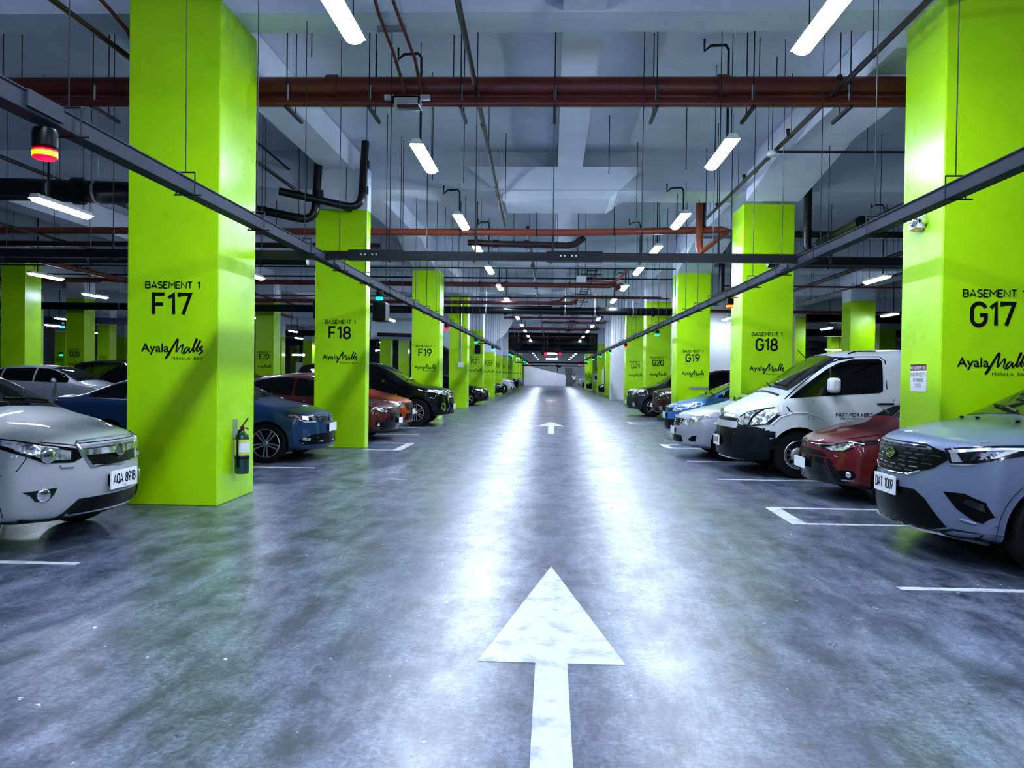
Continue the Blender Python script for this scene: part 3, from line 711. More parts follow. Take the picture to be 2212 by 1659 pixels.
# ================================================================== PIPES
def pipe(name, pts, r, m, label, n=10, hang=None, couplings=(), cat='pipe', rod_r=0.006, group='overhead pipes'):
    """pts absolute; hang: list of points (x,y,z) that get a rod to the slab and a clamp ring"""
    o = Vector(pts[0]); t = thing(name, label, cat, tuple(o), group=group)
    MB().tube([Vector(p) - o for p in pts], r, n).build('run', m, t)
    for c, d in couplings:
        c = Vector(c) - o; d = Vector(d).normalized()
        MB().tube([c - d*0.07, c + d*0.07], r*1.22, n).build('coupling', m, t)
    for h in (hang or []):
        p = Vector(h) - o
        q = MB().tube([p + Vector((0,0,r)), Vector((p.x, p.y, SLAB - o.z))], rod_r, 4, False)
        q.lathe([(r*1.03, -0.02), (r*1.12, -0.02), (r*1.12, 0.02), (r*1.03, 0.02)], 10, Matrix.Translation(p) @ (Matrix.Rotation(pi/2, 4, 'Y') if abs(pts[1][0]-pts[0][0]) > abs(pts[1][1]-pts[0][1]) else Matrix.Rotation(pi/2, 4, 'X')))
        q.build('hanger', M['zinc'] if r > 0.1 else M['rod'], t)
    return t
def xs(a, b, step, y, z): 
    out = []; x = a
    while x <= b: out.append((x, y, z)); x += step
    return out
def ys_(a, b, step, x, z):
    out = []; y = a
    while y <= b: out.append((x, y, z)); y += step
    return out

# the near red bundle, carried on trapeze hangers
t = pipe('fire_main', [(-16, 9.88, 5.22), (13, 9.88, 5.22)], 0.135, M['red_pipe'], 'thick dark red pipe crossing overhead behind the first columns', 16,
         couplings=[((x, 9.88, 5.22), (1,0,0)) for x in (-8.0, -2.9, 2.15, 9)])
for x in (-7.2, -6.0, -4.9, -3.45, -2.38, -1.2, 0.0, 1.29, 2.5, 3.7, 6, 8):
    h = MB(); X = x + 16
    h.tube([(X, -0.18, -0.31), (X, -0.18, SLAB-5.22)], 0.008, 4, False).tube([(X, 0.17, -0.31), (X, 0.17, SLAB-5.22)], 0.008, 4, False)
    h.box((X-0.02, -0.22, -0.33), (X+0.02, 0.42, -0.29)); h.build('trapeze_hanger', M['rod'], t, angle=0)
    s = MB(); s.tube([(X, -0.15, -0.02), (X, -0.15, -0.27)], 0.02, 6); s.build('clamp', M['zinc'], t, angle=0)
pipe('sprinkler_pipe', [(-16, 9.80, 5.02), (13, 9.80, 5.02)], 0.052, M['red_pipe'], 'upper of two thin red pipes slung under the thick red one', 10)
pipe('sprinkler_pipe', [(-16, 9.70, 4.955), (13, 9.70, 4.955)], 0.045, M['red_pipe'], 'lower of two thin red pipes slung under the thick red one', 10)
# flexible red conduits and box
for pts, lab in (([(-1.95,8.0,5.57),(-1.99,8.5,5.54),(-2.0,9.0,5.5),(-1.98,9.25,5.42),(-1.93,9.5,5.2),(-1.9,9.62,5.02)], 'left red flexible conduit dropping to the thin red pipes'),
                 ([(-1.77,8.0,5.57),(-1.78,8.5,5.55),(-1.77,9.0,5.5),(-1.72,9.3,5.35),(-1.70,9.55,5.15),(-1.69,9.62,5.03)], 'right red flexible conduit dropping to the thin red pipes')):
    pipe('flexible_conduit', pts, 0.02, M['red_pipe'], lab, 8, cat='conduit', group='red flexible conduits')
pipe('flexible_conduit', [(-4.97,7.8,5.58),(-4.92,8.2,5.48),(-4.87,8.5,5.36),(-4.85,8.7,5.15),(-4.85,8.75,4.9)], 0.022, M['red_pipe'], 'red flexible conduit curving down beside the head of F17', 8, cat='conduit', group='red flexible conduits')
t = thing('junction_box', 'grey open junction box under the red pipe bundle', 'box', (-1.86, 9.6, 4.85))
b = MB(); b.box((-0.17,-0.13,0.02),(0.17,-0.11,0.12)).box((-0.17,0.11,0.02),(0.17,0.13,0.12)).box((-0.17,-0.13,0.02),(-0.15,0.13,0.12)).box((0.15,-0.13,0.02),(0.17,0.13,0.12)).box((-0.17,-0.13,0.10),(0.17,0.13,0.12))
b.build('case', M['grey_box'], t, angle=0)
for x in (-0.29, 0.17): MB().box((x,-0.06,0.10),(x+0.12,0.0,0.16)).build('clip', M['silverplastic'], t, angle=0)
tag(MB().box((-2.1,8.90,5.53),(-1.76,8.96,5.585)).build('conduit_strut', M['grey_box'], angle=0), 'short grey strut holding the red conduits on the first beam', 'bracket')
# longitudinal dark pipes
pipe('sprinkler_line', [(-0.86,3.0,5.1),(-1.18,18.5,5.1)], 0.032, M['dark_pipe'], 'dark brown pipe running down the lane left of centre overhead', hang=[(-0.9,4.4,5.1),(-1.05,12.2,5.1),(-1.12,15.2,5.1),(-1.15,17.5,5.1)], couplings=[((-1.03,11.0,5.1),(0,1,0)),((-1.1,14.6,5.1),(0,1,0))])
pipe('sprinkler_line', [(-0.6,18.0,4.98),(-0.72,75,4.9)], 0.05, M['dark_pipe'], 'dark pipe running down the middle of the far lane overhead', hang=ys_(21,60,4.5,-0.65,4.95), couplings=[((-0.63,y,4.95),(0,1,0)) for y in (24, 30, 38, 46)])
pipe('sprinkler_line', [(3.55,3.0,5.1),(3.46,18.3,5.1)], 0.034, M['dark_pipe'], 'dark brown pipe running beside the right tray overhead', hang=[(3.52,8.6,5.1),(3.5,11.4,5.1),(3.5,12.6,5.1),(3.48,14.5,5.1),(3.47,17,5.1)], couplings=[((3.5,9.9,5.1),(0,1,0)),((3.5,13.4,5.1),(0,1,0))])
for y in (9.55, 11.6, 14.2, 16.5): tag(MB().tube([(3.51,y,5.13),(3.51,y,5.2)],0.02).tube([(3.51,y,5.2),(3.51,y,5.25)],0.032).build('upright_sprinkler', M['dark_pipe']), 'small upright sprinkler on the right overhead pipe, %s from the camera' % ordinal([9.55,11.6,14.2,16.5].index(y)+1), 'sprinkler', 'sprinklers on the right pipe')
pipe('sprinkler_line', [(-4.93,3.5,5.1),(-4.9,12.3,5.1)], 0.034, M['dark_pipe'], 'dark pipe running along the left behind the top of F17', hang=[(-4.92,6,5.1)])
pipe('sprinkler_line', [(-9.4,9.0,5.1),(-9.45,17.0,5.1)], 0.036, M['dark_pipe'], 'dark pipe over the far left bays at the picture edge', hang=[(-9.42,12.0,5.1),(-9.42,14.2,5.1)])
pipe('sprinkler_line', [(6.0,8.0,4.5),(6.0,34,4.5)], 0.05, M['dark_pipe'], 'dark pipe over the right bays behind the tray', hang=ys_(9,30,2.6,6.0,4.5), couplings=[((6,13.9,4.5),(0,1,0))])
pipe('sprinkler_line', [(8.8,12.0,4.7),(8.8,30,4.7)], 0.06, M['dark_pipe'], 'upper dark pipe slanting over the white van roof', hang=ys_(14,30,3,8.8,4.7), couplings=[((8.8,y,4.7),(0,1,0)) for y in (21, 24)])
pipe('sprinkler_line', [(9.8,12.0,4.5),(9.8,32,4.5)], 0.035, M['dark_pipe'], 'lower dark pipe slanting over the white van roof', hang=ys_(22,31,2.4,9.8,4.5))
pipe('branch_pipe', [(3.5,12.25,5.1),(6.0,12.25,5.1)], 0.02, M['rod'], 'thin grey branch pipe reaching from the right overhead pipe to G17', hang=[(4.95,12.25,5.1)])
pipe('conduit_run', [(-5.4,12.0,5.7),(-5.4,16.6,5.6),(-5.3,16.9,5.3),(-5.28,17.0,5.0)], 0.02, M['rod'], 'thin grey conduit sloping down behind F17', cat='conduit', hang=[(-5.4,13.5,5.66),(-5.4,15.5,5.62)])
pipe('sprinkler_line', [(-5.1,12.4,5.1),(-5.1,15.0,5.1),(-4.6,18,4.9)], 0.034, M['dark_pipe'], 'dark red pipe slanting between F17 and F18', hang=[(-5.1,13.3,5.1)])
pipe('sprinkler_line', [(-13.8,12.0,4.4),(-13.8,40,4.4)], 0.075, M['red_pipe'], 'brown red pipe slanting over the far left bays', hang=ys_(14,38,2.5,-13.8,4.4))
pipe('sprinkler_line', [(-11.5,12.0,4.5),(-11.5,36,4.5)], 0.035, M['dark_pipe'], 'thin dark pipe slanting over the far left bays', hang=ys_(15,34,3.5,-11.5,4.5))
t = thing('smoke_detector', 'small white dome detector under the right overhead pipe', 'detector', (3.42, 12.1, 4.98))
MB().lathe([(0,0.0),(0.08,0.01),(0.085,0.05),(0.06,0.09),(0,0.09)], 16).build('dome', M['white'], t); MB().tube([(0,0,0.09),(0,0,SLAB-4.98)],0.006,4,False).build('rod', M['rod'], t)
# cross pipes farther down the lane
pipe('red_cross_pipe', [(-16,16.85,4.62),(0.4,16.85,4.66),(3.72,16.95,4.76),(3.86,16.95,4.72),(3.2,16.6,4.2),(3.18,16.65,4.3),(3.2,16.9,5.95)], 0.078, M['orange_pipe'], 'orange red pipe crossing the lane with an elbow beside G18', 14,
     hang=[(-13,16.85,4.62),(-6.2,16.85,4.62),(-2.05,16.85,4.65),(-0.36,16.85,4.66),(1.35,16.88,4.69)], rod_r=0.01)
pipe('riser_pipe', [(3.32,16.9,4.8),(3.32,16.9,6.0)], 0.05, M['dark_pipe'], 'dark red riser beside the elbow of the orange pipe')
pipe('stub_pipe', [(-1.95,17.4,4.52),(-1.65,17.4,4.52),(-1.6,17.4,4.5),(0.35,17.4,4.47),(0.5,17.4,4.5),(0.72,17.4,4.66)], 0.075, M['dark_pipe'], 'short dark pipe with a narrow end hung under the orange pipe', 12, hang=[(-0.9,17.4,4.5),(0.1,17.4,4.48)], couplings=[((-1.3,17.4,4.5),(1,0,0)),((-0.6,17.4,4.49),(1,0,0))])
pipe('dark_cross_pipe', [(-16,17.6,4.46),(-4.0,17.6,4.46)], 0.065, M['dark_pipe'], 'dark pipe crossing behind F17 below the orange one', hang=xs(-14,-5,2.2,17.6,4.46))
pipe('dark_cross_pipe', [(4.4,17.2,4.72),(13,17.2,4.72)], 0.075, M['dark_pipe'], 'dark pipe crossing between G18 and G17', hang=xs(5,12,1.2,17.2,4.72))
pipe('black_cross_pipe', [(3.6,12.9,3.45),(13,12.9,3.45)], 0.10, M['black_pipe'], 'black pipe crossing between G18 and G17 below the dark red one', 12, hang=xs(4.6,12,1.35,12.9,3.45))
pipe('black_cross_pipe', [(-16,12.9,3.42),(-4.2,12.9,3.42)], 0.09, M['black_pipe'], 'black pipe crossing behind F17 just under the cross tray', 12, hang=xs(-14,-5,1.5,12.9,3.42))
pipe('drain_main', [(-16,12.3,4.46),(-8.9,12.3,4.46),(-5.1,12.72,4.45)], 0.185, M['black_pipe'], 'fat black drain pipe behind the top of F17', 18, hang=[(-10.5,12.3,4.46),(-8.3,12.36,4.46),(-7.6,12.44,4.46),(-5.55,12.68,4.45)], couplings=[((-7.9,12.4,4.46),(1,0.1,0)),((-5.8,12.65,4.45),(1,0.1,0)),((-5.15,12.7,4.45),(1,0.1,0))])
def elbow(p0, c, p1, r=0.3, n=6):
    p0, c, p1 = Vector(p0), Vector(c), Vector(p1)
    a = c + (p0-c).normalized()*r; b = c + (p1-c).normalized()*r
    return [p0] + [a*(1-t)**2 + c*2*t*(1-t) + b*t*t for t in [i/n for i in range(n+1)]] + [p1]
pipe('drain_pipe', elbow((-5.2,14.25,4.92),(-3.74,14.70,4.68),(-3.67,14.70,6.0)), 0.075, M['black_pipe'], 'black drain pipe with an elbow across the head of F18', 12, hang=[(-4.75,14.5,4.86),(-4.05,14.75,4.74)], couplings=[((-3.69,14.70,5.05),(0,0,1)),((-3.68,14.70,5.55),(0,0,1)),((-4.0,14.77,4.74),(1,0.3,-.15))])
pipe('drain_pipe', elbow((-6.2,14.2,4.68),(-4.62,14.6,4.42),(-4.54,14.6,5.9)), 0.08, M['black_pipe'], 'black drain pipe with an elbow just left of F18', 12, hang=[(-5.5,14.35,4.57),(-4.9,14.5,4.47)], couplings=[((-5.9,14.27,4.63),(1,0.25,-.16)),((-4.55,14.6,4.95),(0,0,1))])
pipe('drain_pipe', elbow((5.4,14.9,3.95),(4.98,15.1,3.98),(5.0,15.15,5.9), 0.15), 0.08, M['black_pipe'], 'black drain pipe down the right edge of G18', 12, couplings=[((5.0,15.15,4.35),(0,0,1))])
pipe('drain_stub', [(5.3,15.3,4.2),(5.45,13.6,4.27)], 0.10, M['black_pipe'], 'short fat black pipe end beside G18', 14, couplings=[((5.44,13.7,4.27),(0.08,-1,0))])
pipe('drain_pipe', elbow((5.7,23.5,3.9),(5.2,23.6,3.95),(5.2,23.55,6.0), 0.2), 0.09, M['black_pipe'], 'black drain pipe down the right edge of G19', 12)
pipe('red_cross_pipe', [(-20,26,4.62),(1.95,26.2,4.6),(2.15,26.2,4.66),(2.2,26.1,4.52),(2.35,25.9,4.6)], 0.085, M['red_pipe'], 'red pipe crossing the lane before the second row of far columns', 12, hang=xs(-18,1.5,3.1,26.05,4.61), couplings=[((-1.6,26.15,4.61),(1,0,0))])
pipe('thin_cross_pipe', [(-20,27.5,5.0),(5,27.5,5.0)], 0.03, M['rod'], 'thin grey pipe crossing the lane above the second red pipe', hang=xs(-9,4,1.1,27.5,5.0))
pipe('thin_cross_pipe', [(-20,24.3,4.88),(4,24.3,4.92)], 0.022, M['rod'], 'thin grey line crossing the lane near column F19', hang=xs(-8,3.5,1.25,24.3,4.9))
pipe('thin_red_pipe', [(-12,30,4.56),(4.6,30,4.56)], 0.028, M['red_pipe'], 'thin red pipe crossing the lane above the black duct', hang=xs(-7,4,1.4,30,4.56))
pipe('red_cross_pipe', [(-16,30.4,4.38),(0.7,30.4,4.38),(0.95,30.4,4.42),(0.95,30.3,4.5)], 0.075, M['red_pipe'], 'red pipe ending in a bend just above the black duct', 12, hang=xs(-14,0.5,2.8,30.4,4.38))
pipe('red_loop_pipe', [(-0.1,30.2,4.4),(0.3,30.2,4.45),(0.5,30.2,4.62),(4.3,30.2,4.62)], 0.045, M['red_pipe'], 'red pipe curving up to the right above the black duct', hang=xs(1,4,1.0,30.2,4.62))
t = pipe('black_duct', [(-24,31.1,4.13),(5.8,31.1,4.13)], 0.155, M['black_pipe'], 'glossy black duct crossing the lane before F20 and G20', 18, hang=[(-22,31.1,4.13),(-18,31.1,4.13),(-9,31.1,4.13),(-4.6,31.1,4.13),(-2.7,31.1,4.13),(0.54,31.1,4.13),(1.75,31.1,4.13),(3.3,31.1,4.13)], couplings=[((x,31.1,4.13),(1,0,0)) for x in (-8,-1.9,0.4,1.9,4.1)], rod_r=0.012)
MB().box((21.9,-0.2,0.1),(24.0,0.2,0.19)).build('cover_plate', M['tray_dark'], t, angle=0)
pipe('thin_red_pipe', [(5.2,23.6,4.32),(14,23.6,4.32)], 0.03, M['red_pipe'], 'thin red pipe over the white van between G18 and G17', hang=xs(7.4,13,1.9,23.6,4.32))
pipe('red_cross_pipe', [(5.4,33.5,4.4),(17,33.5,4.4)], 0.07, M['red_pipe'], 'red pipe behind G18 above the dark column', hang=xs(11,16,1.6,33.5,4.4))
for i, (y, z, x0, x1, r) in enumerate(((37.0, 4.6, -3.4, 3.7, 0.05), (44.5, 4.85, -2.8, 3.0, 0.07), (49.0, 4.9, -0.6, 3.5, 0.07), (54.0, 4.85, -2.2, 3.3, 0.05), (58.0, 5.0, -3.3, 3.6, 0.08), (62.8, 4.7, -3.3, 3.4, 0.06))):
    pipe('red_pipe', [(x0,y,z),(x1-0.2,y,z),(x1,y,z+0.12)], r, M['red_pipe'], 'far red pipe crossing the lane, %s beyond the black duct' % ordinal(i+1), 8, hang=xs(x0+0.5,x1,1.7,y,z), group='far red pipes')
for i, (y, z, r) in enumerate(((66.0, 4.95, 0.28), (67.5, 4.45, 0.3), (69.5, 4.1, 0.3), (71.2, 4.75, 0.35))):
    pipe('black_duct', [(-3.9,y,z),(4.9,y,z)], r, M['black_pipe'], 'far black duct above the end of the lane, %s from the camera' % ordinal(i+1), 10, group='far black ducts')
tag(MB().box((-3.8,70.5,3.55),(4.6,70.7,3.85)).build('blue_band', M['blue_sign'], angle=0), 'dark blue band under the far black ducts', 'band')
tag(MB().box((-36,47,4.35),(-25.5,47.2,4.75)).build('blue_band', M['blue_sign'], angle=0), 'dark blue band high in the far left aisle beside D20', 'band')
tag(MB().box((-31.5,44,3.9),(-29.5,46,4.3)).build('dark_duct', M['tray_dark'], angle=0), 'dark box high in the far left aisle', 'duct')
for i, (x, y, z) in enumerate(((-18,62,4.5),(-18,68,4.0),(-24,75,4.2),(22,52,4.4),(20,60,3.9),(17,66,3.6),(24,60.5,3.3),(18,46,4.9))):
    tag(MB().box((x-6,y,z),(x+6,y+0.8,z+0.45)).build('dark_duct', M['tray_dark'], angle=0), 'far dark duct over the %s bays, %s of its side' % ('left' if x < 0 else 'right', ordinal((i if i < 3 else i-3)+1)), 'duct', 'far dark ducts')
# cable ladder
t = thing('cable_ladder', 'hanging cable ladder right of centre far down the lane', 'cable ladder', (1.3, 25.0, 4.95))
l = MB()
for dx in (-0.15, 0.15): l.box((dx-0.015,0,-0.04),(dx+0.015,36,0.04))
l.build('rails', M['tray_dark'], t, angle=0)
l = MB()
for k in range(40): l.box((-0.15,k*0.9,-0.015),(0.15,k*0.9+0.04,0.015))
l.build('rungs', M['tray_dark'], t, angle=0)
l = MB()
for k in range(11):
    for dx in (-0.32,0.32): l.tube([(dx,k*3.2+0.5,-0.08),(dx,k*3.2+0.5,SLAB-4.95)],0.01,4,False)
    l.box((-0.36,k*3.2+0.47,-0.08),(0.36,k*3.2+0.53,-0.04))
l.build('hangers', M['rod'], t, angle=0)
t = thing('grey_box', 'grey junction box overhead right of the lane centre with a red pipe', 'box', (0.78, 20.5, 4.0))
MB().box((-0.13,-0.1,0),(0.13,0.1,0.17)).build('case', M['grey_box'], t, angle=0)
MB().tube([(0.13,0,0.05),(0.8,0,0.03),(1.0,0,0.10),(1.25,0,0.38)],0.03,8).build('red_tail', M['red_pipe'], t); MB().tube([(-0.1,0,0.17),(-0.1,0,2.0)],0.008,4,False).tube([(0.1,0,0.17),(0.1,0,2.0)],0.008,4,False).build('hanger', M['rod'], t)
# white bracket head on F22 and pipe bracket beam near F19
m = MB(); m.prism([(-3.68,5.9),(-2.2,5.9),(-2.35,5.3),(-3.2,4.0),(-3.68,3.7)], 49.6, 50.2, lambda u, v, d: (u, d, v)); struct(m.build('column_bracket', M['white_wall'], angle=0))
# pipes with a bend near F19 on the left
pipe('bent_pipe', [(-9.0,39,3.5),(-6.5,39,3.45),(-5.2,39,2.6),(-5.2,39,2.0)], 0.1, M['dark_pipe'], 'dark red pipe bending down just left of F19', 10)
m = MB(); m.prism([(-9.5,4.2),(-4.5,4.2),(-4.5,2.4),(-5.3,2.5),(-6.4,3.3),(-9.5,3.3)], 39.6, 40.0, lambda u, v, d: (u, d, v)); struct(m.build('ceiling_beam', M['ceil'], angle=0))

# free hanging rods below the slab
rr = random.Random(3)
for i, (x, y, z) in enumerate(((-3.1,9.6,5.5),(-2.5,10.6,5.35),(-1.35,10.1,5.2),(-2.0,12.5,4.7),(-1.6,13.5,4.9),(-0.9,14.2,4.6),(0.95,13.2,5.0),(2.1,12.2,4.8),(2.9,13.6,4.6),(1.6,14.7,4.4),(-2.9,14.4,4.1),(-2.5,15.0,4.0),(2.7,10.2,5.3),(3.1,10.8,5.3),(3.0,15.1,4.5))):
    tag(MB().tube([(x,y,z),(x,y,SLAB)],0.007,4).build('hanging_rod', M['rod'], angle=0), 'thin dark threaded rod hanging free from the ceiling over the lane', 'rod', 'free hanging rods over the lane')

# ================================================================== SIGNS AT THE END OF THE LANE
t = thing('hanging_sign', 'black hanging sign with a lit white arrow and two red discs far down the lane', 'sign', (0, 62, 3.13))
MB().box((-0.8,-0.08,0),(0.84,0.08,0.62)).build('case', M['black'], t, angle=0)
fn = lambda u, v: (u, -0.085, v)
m = MB(); m.prism([(-0.32,0.05),(0.38,0.05),(0.5,0.13),(0.38,0.2),(-0.32,0.2)], -0.10, -0.08, lambda u, v, d: (u, d, v)); m.build('lit_arrow', M['sign_light'], t, angle=0)
for x in (-0.46, 0.70): MB().lathe([(0,0.02),(0.11,0.02),(0.11,0)], 14, Matrix.Translation((x,-0.08,0.12)) @ Matrix.Rotation(pi/2, 4, 'X')).build('red_disc', M['led_red'], t)
for x in (-0.6,0.6): MB().tube([(x,0,0.62),(x,0,2.4)],0.02,4).build('hanger', M['rod'], t)
def small_sign(x, y, z, lab, s=1.0, rev=False):
    t = thing('direction_sign', lab, 'sign', (x, y, z))
    k = -1 if rev else 1
    MB().box((-0.5*s,-0.05,-0.13*s),(0.55*s,0.05,0.13*s)).build('case', M['blue_sign'], t, angle=0)
    a, b = sorted((-0.44*s*k, 0.26*s*k)); MB().box((a,-0.06,-0.055*s),(b,-0.05,0.055*s)).build('lit_bar', M['sign_light'], t, angle=0)
    MB().lathe([(0,0.015),(0.10*s,0.015),(0.10*s,0)], 14, Matrix.Translation((0.40*s*k,-0.05,0)) @ Matrix.Rotation(pi/2, 4, 'X')).build('lit_disc', M['sign_light'], t)
    for q in (-0.35*s,0.35*s): MB().tube([(q,0,0.13*s),(q,0,SLAB-z)],0.015,4,False).build('hanger', M['rod'], t)
small_sign(0.02, 61.0, 2.82, 'small dark blue sign with a white bar and disc under the black hanging sign')
small_sign(-13.6, 60.0, 3.28, 'small blue sign with white disc and bar seen just right of F18', 0.8, True)
small_sign(-20.2, 60.0, 2.85, 'small blue sign with white bar and disc seen right of E20', 1.1)
tag(MB().box((-34.6,62,0.6),(-31.2,62.3,3.4)).build('glass_booth', M['teal_panel'], angle=0), 'dark teal lift lobby panel far left beyond column B23', 'panel')
tag(MB().box((-23.8,70,0),(-20.0,70.4,2.4)).build('white_partition', M['white_wall'], angle=0), 'white partition low behind E20 and F18', 'partition')

# ================================================================== PERSON
def person(loc):
    t = thing('person', 'person in white shirt and dark trousers standing far off at the right', 'person', loc, rz=pi)
    def skin(name, pts, edges, m, parent, lv=1):
        me = bpy.data.meshes.new(name); me.from_pydata([p[:3] for p in pts], edges, []); me.materials.append(m)
        o = bpy.data.objects.new(name, me); COL.objects.link(o); o.parent = parent
        sk = o.modifiers.new('skin', 'SKIN'); o.modifiers.new('sub', 'SUBSURF').levels = lv; o.modifiers['sub'].render_levels = lv
        for i, p in enumerate(pts):
            me.skin_vertices[0].data[i].radius = (p[3], p[4] if len(p) > 4 else p[3])
        me.skin_vertices[0].data[0].use_root = True; sk.use_smooth_shade = True
        return o
    P = [(0,0,0.94,.12,.09),(0,0,1.18,.12,.085),(0,0,1.40,.15,.09),(0,0,1.50,.06),(0,0.01,1.58,.07,.085),(0,0,1.70,.075,.09),
         (-.19,0,1.41,.052),(-.25,0.02,1.15,.042),(-.24,-.06,.90,.033),(-.24,-.08,.82,.04,.02),
         (.19,0,1.41,.052),(.25,0.02,1.15,.042),(.24,-.06,.90,.033),(.24,-.08,.82,.04,.02),
         (-.10,0,.86,.085),(-.12,-.02,.48,.06),(-.13,0.0,.09,.042),(-.13,-.12,.04,.042,.03),
         (.10,0,.86,.085),(.13,-.03,.48,.06),(.15,0.02,.09,.042),(.16,-.10,.04,.042,.03)]
    E = [(0,1),(1,2),(2,3),(3,4),(4,5),(2,6),(6,7),(7,8),(8,9),(2,10),(10,11),(11,12),(12,13),(0,14),(14,15),(15,16),(16,17),(0,18),(18,19),(19,20),(20,21)]
    skin('body', P, E, M['skin'], t, 2)
    g = 0.018
    skin('shirt', [(0,0,0.92,.14,.11),(0,0,1.18,.14,.105),(0,0,1.42,.16,.11),(-.19,0,1.42,.07),(-.245,0.015,1.17,.06),(.19,0,1.42,.07),(.245,0.015,1.17,.06)], [(0,1),(1,2),(2,3),(3,4),(2,5),(5,6)], M['cloth_white'], t)
    skin('trousers', [(0,0,0.97,.14,.11),(-.10,0,.84,.10),(-.12,-.02,.48,.078),(-.13,0,.12,.06),(.10,0,.84,.10),(.13,-.03,.48,.078),(.15,.02,.12,.06)], [(0,1),(1,2),(2,3),(0,4),(4,5),(5,6)], M['cloth_black'], t)
    MB().sphere((0,0.015,1.70), 0.1, 12, 8, (0.95,1.08,0.85)).build('hair', M['hair'], t)
    for x, y in ((-.13,-.07),(.155,-.05)): MB().sphere((x,y,0.045), 0.05, 10, 6, (1,2.4,0.9)).build('shoe', M['shoe_red'], t)
    m = MB()
    for s in (-1,1): m.sphere((s*0.032,-0.082,1.655), 0.012, 8, 5)
    m.sphere((0,-0.095,1.625),0.016,8,5); m.build('face_features', M['hair'], t)
person((2.95, 97.1, 0))
# ================================================================== CARS
# car space: nose at x=0, x grows rearward, y across, z up
def lerp_keys(keys, x):
    if x <= keys[0][0]: return keys[0][1]
    for (a, va), (b, vb) in zip(keys, keys[1:]):
        if x <= b: return va + (vb - va) * (x - a) / (b - a)
    return keys[-1][1]

